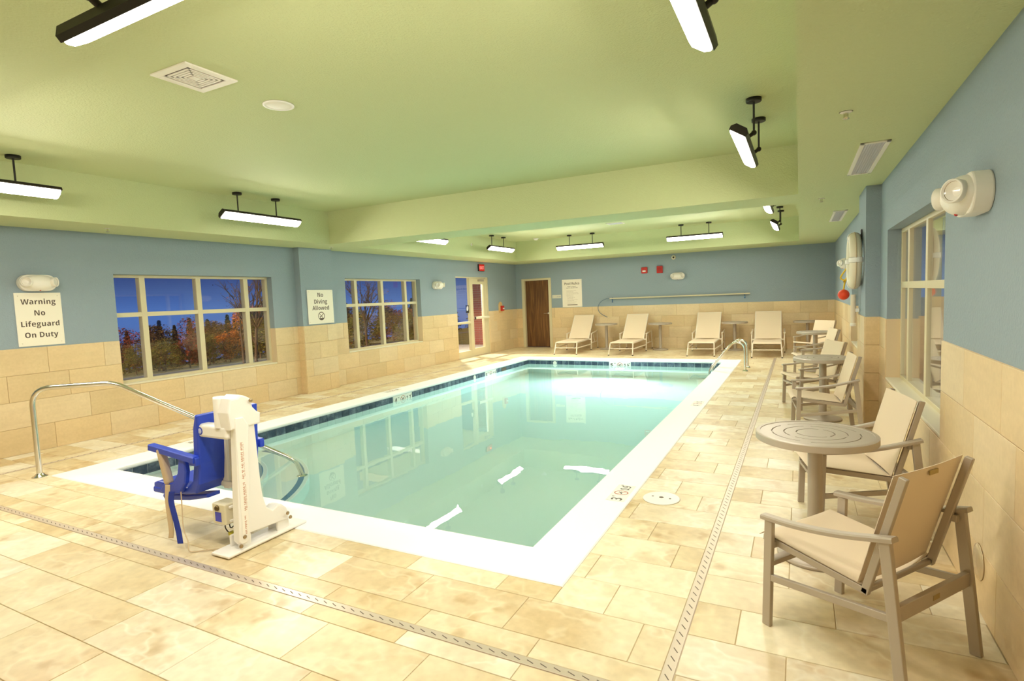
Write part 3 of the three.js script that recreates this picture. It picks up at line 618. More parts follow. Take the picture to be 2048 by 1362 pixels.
{ // alarms on the end wall
  const a = thing('alarm_strobe', 'red wall alarm with a white strobe on the end wall', 'fire alarm', [-3.81, 2.15, ZF]);
  part('alarm_body', rbox(-0.085, 0.085, -0.085, 0.085, 0, 0.05, 0.02), M.red, a);
  part('strobe_lens', rbox(-0.045, 0.045, -0.045, -0.005, 0.05, 0.075, 0.01), M.white, a);
  const b = thing('alarm_horn', 'square red horn alarm with a slotted grille on the end wall', 'fire alarm', [-3.39, 2.148, ZF]);
  part('alarm_body', rbox(-0.08, 0.08, -0.095, 0.095, 0, 0.055, 0.012), M.red, b);
  for (let k = -2; k < 3; k++) part('grille_slat', rbox(-0.05, 0.05, k * 0.022 - 0.006, k * 0.022 + 0.006, 0.055, 0.062, 0.003), std(0xa62019, 0.5), b);
  const c = thing('wall_sensor', 'small round cream sensor high on the end wall', 'sensor', [-3.02, 2.45, ZF]);
  part('sensor_ring', lathe([[0.025, 0.03], [0.055, 0.02], [0.06, 0], [0.025, 0]], 24).rotateX(E), M.cream, c);
  part('sensor_eye', lathe([[0, 0.022], [0.025, 0.02], [0.025, 0], [0, 0]], 20).rotateX(E), M.rubber, c);
}
{ // rescue hook on its pole
  const t = thing('rescue_hook_pole', 'long cream rescue pole with a blue crook hung on the end wall', 'rescue pole', [0, 0, ZF + 0.085]);
  part('pole', rod(V(-4.80, 1.408, 0), V(-1.12, 1.412, 0), 0.017), std(0xd8cfae, 0.4), t);
  part('crook', tube([V(-4.80, 1.408, 0), V(-4.93, 1.395, 0), V(-5.08, 1.31, 0), V(-5.15, 1.17, 0), V(-5.12, 1.04, 0), V(-5.02, 0.95, 0), V(-4.88, 0.88, 0)], 0.0085, 60), std(0x5f7788, 0.4), t);
  for (const x of [-4.74, -1.25]) part('wall_hook', merge([bar(V(x, 1.44, -0.066), V(x, 1.33, -0.06), 0.02, 0.008), bar(V(x, 1.385, -0.06), V(x, 1.385, 0.02), 0.02, 0.008), new THREE.SphereGeometry(0.018, 12, 8).translate(x, 1.31, -0.05)]), std(0x37699a, 0.5), t);
}
{ // life ring on the pier
  const x = XR - 0.135, t = thing('life_ring', 'white life ring hung on the wall pier', 'life ring', [x - 0.075, 1.80, -7.37]);
  part('ring', new THREE.TorusGeometry(0.25, 0.06, 18, 56).rotateY(E), std(0xeee4cc, 0.5), t);
  for (let k = 0; k < 4; k++) { const a = k * E; part('band', new THREE.TorusGeometry(0.063, 0.006, 8, 24).scale(1, 1, 5).rotateX(-E - a).translate(0, 0.25 * Math.sin(a), 0.25 * Math.cos(a)), M.white, t); }
  part('grab_rope', tube(Array.from({ length: 24 }, (_, k) => { const a = k / 24 * Math.PI * 2, r = 0.312 + 0.012 * Math.abs(Math.sin(2 * a)); return V(0.0, r * Math.sin(a), r * Math.cos(a)); }), 0.005, 120, 8, 0.5, true), M.strapTan, t);
  part('wall_hook', merge([bar(V(0.07, 0.17, 0), V(-0.03, 0.17, 0), 0.03, 0.012), rbox(0.062, 0.075, -0.02, 0.34, -0.05, 0.05, 0.004)]), M.black, t);
  const b = thing('throw_float', 'orange ball float on a yellow throw rope beside the life ring', 'throw float', [x - 0.15, 1.42, -7.75]);
  part('ball', new THREE.SphereGeometry(0.062, 24, 18), M.orange, b);
  part('throw_rope', merge([tube([V(0, 0.06, 0), V(0.01, 0.14, 0.02), V(0.03, 0.20, 0.02), V(0.06, 0.34, 0.10)], 0.009, 30, 8), tube([V(0.02, 0.16, 0.01), V(-0.03, 0.20, -0.03), V(0.01, 0.28, 0.0), V(0.05, 0.34, 0.10)], 0.009, 30, 8), tube([V(0.0, 0.15, 0.03), V(0.04, 0.22, -0.03), V(0.05, 0.30, 0.02), V(0.06, 0.35, 0.10)], 0.009, 30, 8)]), M.yellow, b);
  const c = thing('rope_tube', 'slim white tube hanging below the life ring', 'tube', [x - 0.065, 1.06, -7.55]);
  part('tube_body', rod(V(0, 0, 0), V(0, 0.36, 0), 0.028, 0.028, 20), std(0xe6d6be, 0.5), c);
  part('end_cap', lathe([[0, -0.006], [0.031, -0.004], [0.031, 0.03], [0.028, 0.032]], 20), M.white, c);
  part('wall_clip', rbox(0.02, 0.06, 0.16, 0.20, -0.035, 0.035, 0.004), M.white, c);
}
single('cleanout_cover', lathe([[0, 0.014], [0.06, 0.012], [0.082, 0.006], [0.085, 0], [0, 0]], 36).rotateZ(E).translate(XR - 0.009, 0.232, -3.2), std(0xd8c6a4, 0.25, { metalness: 0.6 }), 'round metal cleanout cover low on the tiled wall', 'cover');
{
  const t = thing('skimmer_lid', 'round white skimmer lid in the deck beside the 3 FT depth mark', 'lid', [-0.92, 0, -4.105]);
  part('lid', lathe([[0, 0.010], [0.125, 0.009], [0.133, 0.004], [0.135, 0], [0, 0]], 48), M.white, t);
  for (const [x, r] of [[0, 0.017], [-0.065, 0.008], [0.065, 0.008]]) part('finger_hole', lathe([[0, 0.0108], [r, 0.0108], [r, 0.006]], 18).translate(x, 0, x * 0.1), M.slot, t);
}

// ================================================================ rails
{
  const t = thing('stair_handrail', 'bent stainless handrail running from the deck into the pool over the round steps', 'handrail', [-6.53, 0, -2.585]);
  const c = Math.SQRT1_2, at = (s, y) => V(s * c, y, -s * c);
  part('rail', bent([at(0, 0), at(0.0, 0.857), at(0.68, 0.857), at(2.30, -0.135), at(2.36, -0.72)], 0.0235, [0.17, 0.09, 0.10]), M.steel, t);
  part('floor_flange', lathe([[0.022, 0.035], [0.032, 0.03], [0.045, 0.012], [0.062, 0.006], [0.064, 0], [0.022, 0]], 28), M.steel, t);
  part('step_flange', lathe([[0.022, 0.02], [0.055, 0.008], [0.058, 0], [0.022, 0]], 24).translate(at(2.36, 0).x, -0.74, at(2.36, 0).z), M.steel, t);
}
{
  const mk = (label, z) => {
    const t = thing('pool_grab_rail', label, 'grab rail', [-0.905, 0, z], 0, 'pair of stainless ladder rails');
    part('rail', bent([V(0, 0, 0), V(-0.005, 0.545, 0), V(-0.22, 0.545, 0), V(-0.64, 0.02, 0), V(-0.66, -0.8, 0)], 0.021, [0.16, 0.12, 0.12]), M.steel, t);
    part('floor_flange', lathe([[0.02, 0.03], [0.032, 0.024], [0.05, 0.006], [0.052, 0], [0.02, 0]], 24), M.steel, t);
  };
  mk('curved stainless ladder rail, the one towards the skimmer lid', -11.19);
  mk('curved stainless ladder rail, the one towards the loungers', -11.72);
}

// ================================================================ furniture
function pedestalTable(label, x, z, turn = 0) {
  const t = thing('pedestal_table', label, 'table', [x, 0, z], turn, 'round taupe pedestal tables');
  part('base', lathe([[0, 0.052], [0.05, 0.05], [0.075, 0.038], [0.16, 0.028], [0.192, 0.022], [0.197, 0.012], [0.195, 0.0], [0, 0]], 56), M.taupe, t);
  part('column', lathe([[0.045, 0.04], [0.041, 0.10], [0.038, 0.40], [0.038, 0.66], [0.055, 0.68], [0.075, 0.69]], 32), M.taupe, t);
  const R = 0.307, pr = [[0, 0.7165]];
  for (const g of [0.095, 0.158, 0.221]) pr.push([g - 0.0035, 0.7165], [g - 0.003, 0.709], [g + 0.003, 0.709], [g + 0.0035, 0.7165]);
  pr.push([0.283, 0.7165], [0.284, 0.7195], [0.300, 0.7195], [R, 0.715], [R, 0.682], [0.302, 0.679], [0.29, 0.680], [0.0, 0.690]);
  const top = part('table_top', creased(lathe(pr, 96)), M.tableTop, t);
  for (const g of [0.095, 0.158, 0.221]) for (let k = 0; k < 3; k++) { const a = k * 2.0944 + g * 9; part('slot_bridge', new THREE.BoxGeometry(0.009, 0.0075, 0.035 * g / 0.15).translate(g, 0.7127, 0).rotateY(a), M.tableTop, top); }
  return t;
}
pedestalTable('round taupe pedestal table with ringed top beside the round cleanout cover', 0.077, -3.51, 0.4);
pedestalTable('round taupe pedestal table next to the life-ring pier', 0.235, -7.28, 1.1);
pedestalTable('round taupe pedestal table under the window past the life ring', 0.25, -11.42, 0.2);
pedestalTable('round taupe pedestal table in the corner beyond the last lounger', 0.17, -15.03, 0.7);
pedestalTable('round taupe pedestal table between the two loungers nearest the wooden door', -4.80, -15.04, 0.9);
pedestalTable('round taupe pedestal table between the two middle loungers', -3.30, -14.98, 0.1);
pedestalTable('round taupe pedestal table between the last two loungers, behind the ladder rails', -1.455, -15.02, 0.5);

function sheet(nu, nv, fn, th) {   // thin cloth with both faces: fn(u, v) -> Vector3
  const pos = [], uv = [], idx = [];
  for (const s of [0, 1]) for (let j = 0; j <= nv; j++) for (let i = 0; i <= nu; i++) {
    const p = fn(i / nu, j / nv), e = 1e-3, a = fn(Math.min(1, i / nu + e), j / nv).sub(fn(Math.max(0, i / nu - e), j / nv)), b = fn(i / nu, Math.min(1, j / nv + e)).sub(fn(i / nu, Math.max(0, j / nv - e)));
    const n = a.cross(b).normalize(); p.addScaledVector(n, s ? th / 2 : -th / 2); pos.push(p.x, p.y, p.z); uv.push(i / nu * 0.5, j / nv * 0.6);
  }
  const K = (nu + 1) * (nv + 1), q = (a, b, c, d) => idx.push(a, b, c, a, c, d);
  for (let j = 0; j < nv; j++) for (let i = 0; i < nu; i++) { const a = j * (nu + 1) + i, b = a + 1, c = b + nu + 1, d = a + nu + 1; q(K + a, K + b, K + c, K + d); q(a, d, c, b); }
  for (let i = 0; i < nu; i++) { const a = i, b = i + 1; q(a, b, K + b, K + a); const c = nv * (nu + 1) + i; q(c + 1, c, K + c, K + c + 1); }
  for (let j = 0; j < nv; j++) { const a = j * (nu + 1), b = a + nu + 1; q(b, a, K + a, K + b); const c = a + nu; q(c, c + nu + 1, K + c + nu + 1, K + c); }
  const g = new THREE.BufferGeometry(); g.setAttribute('position', new THREE.Float32BufferAttribute(pos, 3)); g.setAttribute('uv', new THREE.Float32BufferAttribute(uv, 2)); g.setIndex(idx); g.computeVertexNormals(); return g;
}
function armchair() {   // local: +z forward, x across
  const t = thing('patio_armchair', 'x', 'chair', [0, 0, 0], 0, 'taupe armchairs with beige sling seats');
  for (const s of [-1, 1]) {
    const x = s * 0.266, xi = s * 0.232;
    part('leg', bar(V(x, 0, 0.287), V(x, 0.497, 0.271), 0.024, 0.040, 0.004, V(0, 0, 1)), M.taupe, t);
    part('leg', bar(V(x, 0, -0.290), V(x, 0.590, -0.222), 0.024, 0.042, 0.004, V(0, 0, 1)), M.taupe, t);
    part('armrest', sheetBar([V(x, 0.508, 0.305), V(x, 0.518, 0.15), V(x, 0.548, -0.04), V(x, 0.604, -0.255)], 0.044, 0.020), M.taupe, t);
    part('side_stretcher', bar(V(x, 0.232, 0.278), V(x, 0.300, -0.252), 0.020, 0.030, 0.003), M.taupe, t);
    part('seat_rail', bar(V(xi, 0.398, 0.325), V(xi, 0.345, -0.145), 0.022, 0.030, 0.004), M.taupe, t);
    part('back_rail', bar(V(xi, 0.335, -0.130), V(xi, 0.830, -0.266), 0.022, 0.030, 0.004, V(0, 0, 1)), M.taupe, t);
    part('rail_bracket', rbox(s > 0 ? xi : x, s > 0 ? x : xi, 0.370, 0.400, 0.255, 0.285, 0.003), M.taupe, t);
    part('rail_bracket', rbox(s > 0 ? xi : x, s > 0 ? x : xi, 0.545, 0.575, -0.225, -0.190, 0.003), M.taupe, t);
  }
  part('front_rail', bar(V(-0.266, 0.30, 0.278), V(0.266, 0.30, 0.278), 0.022, 0.045, 0.003, V(0, 0, 1)), M.taupe, t);
  part('rear_rail', rbox(-0.266, 0.266, 0.285, 0.345, -0.265, -0.243, 0.003), M.taupe, t);
  part('back_crossbar', bar(V(-0.225, 0.345, -0.13), V(0.225, 0.345, -0.13), 0.02, 0.02), M.taupe, t);
  part('seat_sling', sheet(14, 20, (u, v) => { const a = (u - 0.5) * 2, sag = (1 - a * a) * 0.022 * Math.min(1, v * 5) ; const z = 0.345 - v * 0.465; const roll = v < 0.06 ? -0.022 * (1 - v / 0.06) ** 2 : 0; return V(a * 0.243, 0.424 - 0.055 * v - sag + roll, z); }, 0.004), M.sling, t);
  part('back_sling', sheet(14, 20, (u, v) => { const a = (u - 0.5) * 2, sag = (1 - a * a) * 0.012; return V(a * 0.243, 0.37 + 0.462 * v, -0.107 - 0.128 * v - sag); }, 0.004), M.sling, t);
  part('care_tag', rbox(-0.03, 0.03, 0.800, 0.818, -0.252, -0.247, 0.001), std(0xb39a5e, 0.7), t);
  part('care_tag', rbox(-0.025, 0.02, 0.305, 0.325, -0.2665, -0.2645, 0.0008), std(0xa08a5a, 0.7), t);
  return t;
}
function sheetBar(pts, w, th) {   // flat bar bent along pts, width across x
  const c = new THREE.CatmullRomCurve3(pts), n = 18, pos = [], idx = [];
  for (let i = 0; i <= n; i++) {
    const p = c.getPoint(i / n), d = c.getTangent(i / n), up = V(1, 0, 0).cross(d).normalize().multiplyScalar(-1); if (up.y < 0) up.negate();
    const k = 0.006; for (const [a, b] of [[-w / 2 + k, th / 2], [w / 2 - k, th / 2], [w / 2, th / 2 - k], [w / 2, -th / 2], [-w / 2, -th / 2], [-w / 2, th / 2 - k]]) pos.push(p.x + a, p.y + up.y * b, p.z + up.z * b);
  }
  for (let i = 0; i < n; i++) for (let k = 0; k < 6; k++) { const a = i * 6 + k, b = i * 6 + (k + 1) % 6; idx.push(a, b, b + 6, a, b + 6, a + 6); }
  for (const o of [0, n * 6]) for (let k = 1; k < 5; k++) idx.push(o, o + k, o + k + 1);
  let g = new THREE.BufferGeometry(); g.setAttribute('position', new THREE.Float32BufferAttribute(pos, 3)); g.setIndex(idx); g = g.toNonIndexed(); g.computeVertexNormals(); return muv(g);
}
const chair0 = armchair();
const seats = [
  [0.255, -2.744, -2.19, 'sling armchair turned with its open back to the cleanout cover, sharing the ringed-top table'],
  [0.34, -4.19, -1.373, 'sling armchair between the ringed-top table and the window sill'],
  [0.241, -6.586, -1.477, 'sling armchair between the armchair window and the table by the life-ring pier'],
  [0.175, -8.081, -1.186, 'sling armchair on the far side of the table by the life-ring pier'],
  [0.257, -10.453, -1.356, 'sling armchair in front of the table under the window past the life ring'],
  [0.289, -12.828, -0.792, 'last sling armchair of the row, turned towards the pool corner'],
];
seats.forEach(([x, z, a, label], i) => {
  const c = i ? copyOf(chair0, label) : chair0; c.userData.label = label; c.position.set(x, 0, z); c.rotation.set(0, a, 0);
});

function lounger() {   // local: origin between the front feet, +z towards the pool
  const t = thing('chaise_lounge', 'x', 'lounger', [0, 0, 0], 0, 'beige sling chaise loungers along the end wall'), m = M.lounge;
  for (const s of [-1, 1]) {
    const x = s * 0.284, xo = s * 0.357;
    const legs = [[V(s * 0.305, 0.012, 0.02), V(s * 0.288, 0.30, -0.10)], [V(xo, 0.012, -1.167), V(xo, 0.445, -1.235)], [V(xo, 0.012, -1.86), V(xo, 0.50, -1.80)]];
    for (const [a, b] of legs) { const l = part('leg', bar(a, b, 0.024, 0.034, 0.004, V(0, 0, 1)), m, t); part('foot_cap', rbox(a.x - 0.016, a.x + 0.016, 0, 0.02, a.z - 0.02, a.z + 0.02, 0.004), M.rubber, l); }
    part('seat_rail', bar(V(x, 0.302, -0.09), V(x, 0.302, -1.30), 0.024, 0.034), m, t);
    part('lower_rail', bar(V(s * 0.30, 0.165, -0.03), V(s * 0.352, 0.165, -1.19), 0.018, 0.026), m, t);
    part('lower_rail', bar(V(xo, 0.20, -1.20), V(xo, 0.20, -1.835), 0.018, 0.026), m, t);
    part('armrest', sheetBar([V(xo, 0.455, -1.20), V(xo, 0.466, -1.38), V(xo, 0.485, -1.62), V(xo, 0.51, -1.83)], 0.042, 0.02), m, t);
    part('back_rail', bar(V(x, 0.305, -1.20), V(x, 0.952, -1.80), 0.024, 0.034), m, t);
    part('back_support', bar(V(s * 0.30, 0.56, -1.46), V(s * 0.335, 0.21, -1.62), 0.014, 0.014), m, t);
    part('hinge_plate', rbox(s > 0 ? 0.284 : -0.357, s > 0 ? 0.357 : -0.284, 0.285, 0.32, -1.23, -1.19, 0.004), m, t);
  }
  part('front_bar', bar(V(-0.297, 0.17, -0.045), V(0.297, 0.17, -0.045), 0.018, 0.034, 0.004, V(0, 0, 1)), m, t);
  part('head_bar', bar(V(-0.284, 0.945, -1.793), V(0.284, 0.945, -1.793), 0.02, 0.02), m, t);
  part('adjuster_rod', tube([V(-0.27, 0.28, -0.10), V(-0.20, 0.235, -0.16), V(-0.12, 0.232, -0.2), V(-0.02, 0.275, -0.22), V(0.12, 0.285, -0.22), V(0.27, 0.28, -0.20)], 0.007, 40, 8), M.taupe, t);
  part('seat_sling', sheet(10, 18, (u, v) => { const a = (u - 0.5) * 2; return V(a * 0.280, 0.322 - 0.018 * (1 - a * a) * Math.min(1, v * 6) - (v < 0.03 ? 0.02 * (1 - v / 0.03) : 0), -0.075 - 1.14 * v); }, 0.004), M.loungeSling, t);
  part('back_sling', sheet(10, 16, (u, v) => { const a = (u - 0.5) * 2; return V(a * 0.280, 0.325 + 0.635 * v - 0.0 * a, -1.20 - 0.59 * v - 0.014 * (1 - a * a)); }, 0.004), M.loungeSling, t);
  return t;
}
const lounge0 = lounger();
[[-5.469, -13.60, 0.052, 'chaise lounger next to the wooden door, under the Pool Rules sign'], [-3.961, -13.505, 0.004, 'chaise lounger below the blue crook of the rescue pole'], [-2.062, -13.557, 0.018, 'chaise lounger behind the pool corner, left open between two pedestal tables'], [-0.644, -13.40, 0.027, 'chaise lounger standing at the end of the slot drain']].forEach(([x, z, a, label], i) => {
  const c = i ? copyOf(lounge0, label) : lounge0; c.userData.label = label; c.position.set(x, 0, z); c.rotation.set(0, a, 0);
});

// ================================================================ pool lift
{
  const t = thing('pool_lift', 'white pool lift with a blue plastic seat standing on the pool edge', 'pool lift', [-3.2, 0, -2.4]);
  const wz = (z) => -(z) + 2.4;   // distance in front of the viewer's wall -> local z
  const zy = (p) => p.map(([z, y]) => [z - 2.4, y]);   // profile u = -(local z)
  const flat = (p, x0, x1, b = 0.006) => extrude(zy(p), x1 - x0, b, 8).rotateY(Math.PI / 2).translate(x0, 0, 0);   // u -> -z
  part('base_plate', rbox(-0.085, 0.085, 0.006, 0.026, -0.34, 0.275, 0.02, 3), M.white, t);
  part('mast_channel', flat([[2.205, 0.085], [2.222, 0.06], [2.262, 0.06], [2.280, 0.085], [2.335, 0.80], [2.300, 0.86], [2.245, 0.86]], 0.03, 0.085), M.white, t);
  part('frame_plate', flat([[2.325, 0.80], [2.395, 0.80], [2.41, 0.39], [2.42, 0.295], [2.44, 0.225], [2.485, 0.185], [2.527, 0.204], [2.56, 0.20], [2.595, 0.165], [2.612, 0.11], [2.598, 0.084], [2.422, 0.095], [2.262, 0.105], [2.285, 0.16]], -0.035, 0.06), M.white, t);
  part('top_bracket', flat([[2.215, 0.79], [2.205, 0.90], [2.225, 0.985], [2.275, 0.985], [2.30, 1.0], [2.325, 0.992], [2.345, 0.982], [2.372, 0.965], [2.382, 0.91], [2.412, 0.875], [2.436, 0.862], [2.430, 0.79]], -0.07, 0.075, 0.012), M.white, t);
  part('top_cylinder', lathe([[0, 0.995], [0.034, 0.995], [0.036, 0.98], [0.036, 0.80]], 28).translate(-0.045, 0, 0.165), M.white, t);
  part('foot_lug', merge([rbox(-0.05, -0.03, 0.02, 0.10, 0.08, 0.17, 0.01), rbox(0.03, 0.05, 0.02, 0.10, 0.08, 0.17, 0.01), rbox(-0.05, -0.03, 0.02, 0.12, -0.22, -0.12, 0.01), rbox(0.03, 0.05, 0.02, 0.12, -0.22, -0.12, 0.01)]), M.white, t);
  for (const [z, y] of [[2.245, 0.105], [2.58, 0.135], [2.60, 0.10], [2.215, 0.055], [2.36, 0.955]]) part('bolt', lathe([[0, 0.008], [0.011, 0.007], [0.013, 0.0], [0, 0]], 14).rotateZ(-E).translate(0.085, y, wz(z)), std(0xb09a78, 0.3, { metalness: 0.8 }), t);
  const motor = part('motor_case', rbox(-0.255, 0.03, 0.725, 0.812, 0.105, 0.19, 0.022, 3), M.white, t);
  part('badge', lathe([[0, 0.003], [0.024, 0.003], [0.026, 0], [0, 0]], 28).rotateX(E).translate(-0.222, 0.768, 0.189), M.blue, motor);
  part('badge', lathe([[0, 0.0045], [0.017, 0.0045], [0.018, 0], [0, 0]], 28).rotateX(E).translate(-0.222, 0.768, 0.189), std(0xb9bfe8, 0.5), motor);
  part('seat_post', rbox(-0.285, -0.225, 0.33, 0.76, -0.03, 0.02, 0.008), M.white, t);
  part('seat_post', rbox(-0.20, -0.165, 0.33, 0.74, -0.03, 0.02, 0.008), M.cream, t);
  part('cross_arm', rbox(-0.30, 0.03, 0.345, 0.385, -0.035, 0.025, 0.006), M.white, t);
  const mk = (w, h, rows) => painted(w, h, (x) => { x.fillStyle = '#f6f2e8'; x.fillRect(0, 0, w, h); x.save(); x.translate(w / 2, 0); x.rotate(E); for (const [a, b, off, hg, col] of rows) squiggles(x, a, b, off, hg, col); x.restore(); });
  const print = part('print', new THREE.PlaneGeometry(0.05, 0.60), std(0xffffff, 0.5, { map: mk(80, 960, [[10, 380, 4, 30, '#c08a70'], [420, 700, 2, 30, '#c08a70'], [760, 940, 8, 26, '#c08a70'], [30, 360, -22, 14, '#c9a48f'], [440, 690, -22, 14, '#c9a48f']]) }), t);
  print.rotation.set(0, E, 0); print.position.set(0.0865, 0.41, 0.140); print.rotation.order = 'XYZ';
  print.geometry.rotateZ(-0.012);
  const box0 = part('control_box', rbox(-0.175, -0.045, 0.165, 0.30, 0.075, 0.185, 0.01), M.cream, t);
  part('label', new THREE.PlaneGeometry(0.06, 0.062).translate(-0.115, 0.215, 0.1862), std(0x4a4fd0, 0.5), box0);
  part('key_switch', lathe([[0, 0.018], [0.012, 0.016], [0.018, 0.004], [0.018, 0], [0, 0]], 20).rotateX(E).translate(-0.118, 0.272, 0.185), std(0x6b5a38, 0.3, { metalness: 0.7 }), box0);
  part('box_clip', merge([rbox(-0.046, -0.03, 0.27, 0.285, 0.10, 0.16, 0.004), rbox(-0.046, -0.03, 0.18, 0.195, 0.10, 0.16, 0.004)]), M.white, box0);
  part('power_plug', rbox(-0.10, -0.06, 0.075, 0.10, 0.105, 0.14, 0.006), std(0xc9c22e, 0.5), t);
  part('cable', merge([tube([V(-0.12, 0.17, 0.13), V(-0.135, 0.12, 0.13), V(-0.10, 0.085, 0.125), V(-0.06, 0.09, 0.12), V(-0.05, 0.16, 0.12)], 0.004, 30, 6), tube([V(-0.08, 0.17, 0.14), V(-0.05, 0.14, 0.15), V(-0.03, 0.16, 0.13)], 0.004, 20, 6)]), M.rubber, t);
  part('handset_cord', tube([V(-0.405, 0.36, 0.235), V(-0.40, 0.25, 0.24), V(-0.37, 0.13, 0.26), V(-0.30, 0.06, 0.28), V(-0.26, 0.012, 0.30), V(-0.20, 0.008, 0.26), V(-0.13, 0.01, 0.21), V(-0.06, 0.02, 0.20)], 0.0035, 60, 6), M.strapTan, t);
  // seat faces -x: back panel at x = -0.26, near side z = +0.2, far side z = -0.25
  const shell = [[-0.225, 0.865], [-0.255, 0.87], [-0.285, 0.78], [-0.305, 0.55], [-0.33, 0.43], [-0.40, 0.375], [-0.72, 0.385], [-0.765, 0.37], [-0.77, 0.335], [-0.74, 0.325], [-0.42, 0.325], [-0.31, 0.345], [-0.265, 0.41], [-0.245, 0.55]];
  part('seat_shell', extrude(shell, 0.45, 0.012, 8).translate(0, 0, -0.25), M.blue, t);
  for (const z of [0.20, -0.285]) {
    part('side_panel', extrude([[-0.40, 0.60], [-0.345, 0.60], [-0.34, 0.50], [-0.36, 0.42], [-0.43, 0.34], [-0.58, 0.315], [-0.64, 0.335], [-0.60, 0.385], [-0.49, 0.41], [-0.43, 0.48]], 0.035, 0.008).translate(0, 0, z), M.blue, t);
    part('armrest', sheetBarX([V(-0.24, 0.585, z + 0.018), V(-0.40, 0.60, z + 0.018), V(-0.55, 0.615, z + 0.018), V(-0.72, 0.63, z + 0.018)], 0.05, 0.04), M.blue, t);
    part('armrest_bracket', rbox(-0.30, -0.225, 0.545, 0.60, z - 0.0, z + 0.036, 0.008), M.blue, t);
  }
  part('armrest_sleeve', between((n) => new RoundedBoxGeometry(0.052, n, 0.052, 3, 0.02), V(-0.62, 0.635, 0.218), V(-0.545, 0.39, 0.222)), M.strapTan, t);
  part('seat_lip', rbox(-0.775, -0.56, 0.30, 0.345, 0.02, 0.205, 0.015), M.blue, t);
  part('foot_bracket', extrude([[-0.80, 0.245], [-0.775, 0.215], [-0.50, 0.25], [-0.30, 0.295], [-0.30, 0.32], [-0.52, 0.285], [-0.79, 0.262]], 0.10, 0.01).translate(0, 0, 0.03), M.blue, t);
  const strap = (pts, w, m) => part('seat_belt', sheet(2, 24, (u, v) => { const c = new THREE.CatmullRomCurve3(pts); const p = c.getPoint(v); return p.add(V((u - 0.5) * w * 0.888, 0, -(u - 0.5) * w * 0.46)); }, 0.004), m, t);
  strap([V(-0.47, 0.36, 0.255), V(-0.475, 0.30, 0.262), V(-0.435, 0.20, 0.27), V(-0.40, 0.10, 0.275), V(-0.375, 0.035, 0.285)], 0.036, M.blueDark);
  strap([V(-0.51, 0.40, 0.255), V(-0.50, 0.30, 0.27), V(-0.475, 0.18, 0.28), V(-0.462, 0.10, 0.285), V(-0.465, 0.06, 0.29)], 0.032, M.strapTan);
}
function sheetBarX(pts, w, th) { const g = sheetBar(pts.map((p) => V(p.z, p.y, p.x)), w, th); const p = g.attributes.position; for (let i = 0; i < p.count; i++) p.setXYZ(i, p.getZ(i), p.getY(i), p.getX(i)); for (let i = 0; i < p.count; i += 3) { const a = [p.getX(i), p.getY(i), p.getZ(i)]; p.setXYZ(i, p.getX(i + 1), p.getY(i + 1), p.getZ(i + 1)); p.setXYZ(i + 1, ...a); } g.computeVertexNormals(); return g; }
// ================================================================ outside the windows
const gy = (x) => -0.35 - 0.085 * (-8.05 - x);
{
  const strip = (x0, x1, z0, z1, dy = 0) => { const g = new THREE.BufferGeometry(); g.setAttribute('position', new THREE.Float32BufferAttribute([x0, gy(x0) + dy, z0, x0, gy(x0) + dy, z1, x1, gy(x1) + dy, z1, x0, gy(x0) + dy, z0, x1, gy(x1) + dy, z1, x1, gy(x1) + dy, z0], 3)); g.computeVertexNormals(); return muv(g); };
  const g = struct('ground', 'sloping autumn lawn outside the tree-view windows', 'lawn');
  part('lawn', strip(-140, -8.05, -190, 40), M.lawn, g);
  part('path', strip(-52, -46, -190, 40, 0.02), M.asphalt, g);
  const f = struct('ground_side', 'paved ground outside the window wall behind the armchairs', 'paving');
  part('paving', box(XR + T, 60, -0.45, -0.3, -80, 30), M.asphalt, f);
}
const leafMat = new THREE.MeshStandardMaterial({ roughness: 0.9, vertexColors: true, side: THREE.DoubleSide });
function leaves(n, place, size, cols) {
  const pos = new Float32Array(n * 9), col = new Float32Array(n * 9), nor = new Float32Array(n * 9), c = new THREE.Color();
  for (let i = 0; i < n; i++) {
    const p = place(), a = rr(0, 6.283), t = rr(-1, 1), s = size * rr(0.6, 1.4);
    const u = V(Math.cos(a), rr(-0.6, 0.6), Math.sin(a)).normalize().multiplyScalar(s), w = V(-Math.sin(a) * 0.6, t, Math.cos(a) * 0.6).normalize().multiplyScalar(s * 0.7);
    const q = [p.clone().sub(u), p.clone().add(u), p.clone().add(w)], m = u.clone().cross(w).normalize();
    c.set(cols[(rnd() * cols.length) | 0]); const k = rr(0.75, 1.25);
    q.forEach((v, j) => { pos.set([v.x, v.y, v.z], i * 9 + j * 3); col.set([c.r * k, c.g * k, c.b * k], i * 9 + j * 3); nor.set([m.x, m.y, m.z], i * 9 + j * 3); });
  }
  const g = new THREE.BufferGeometry(); g.setAttribute('position', new THREE.BufferAttribute(pos, 3)); g.setAttribute('normal', new THREE.BufferAttribute(nor, 3)); g.setAttribute('color', new THREE.BufferAttribute(col, 3)); return g;
}
function branches(h, r, levels, spread, kids, up = 0.5) {
  const out = [], tips = [];
  const grow = (p, d, len, rad, lev) => {
    const e = p.clone().addScaledVector(d, len); out.push(rod(p, e, rad, rad * 0.62, lev > 1 ? 5 : 7)); if (lev >= levels) { tips.push(e); return; }
    const n = lev === 0 ? kids + 2 : kids;
    for (let k = 0; k < n; k++) { const a = rr(0, 6.283), s = spread * rr(0.6, 1.3), q = V(d.x + Math.cos(a) * s, d.y + up * rr(0, 0.6), d.z + Math.sin(a) * s).normalize(); grow(p.clone().addScaledVector(d, len * rr(0.55, 1)), q, len * rr(0.55, 0.82), rad * 0.58, lev + 1); }
    tips.push(e);
  };
  grow(V(0, 0, 0), V(rr(-0.06, 0.06), 1, rr(-0.06, 0.06)).normalize(), h, r, 0);
  return { g: merge(out), tips };
}
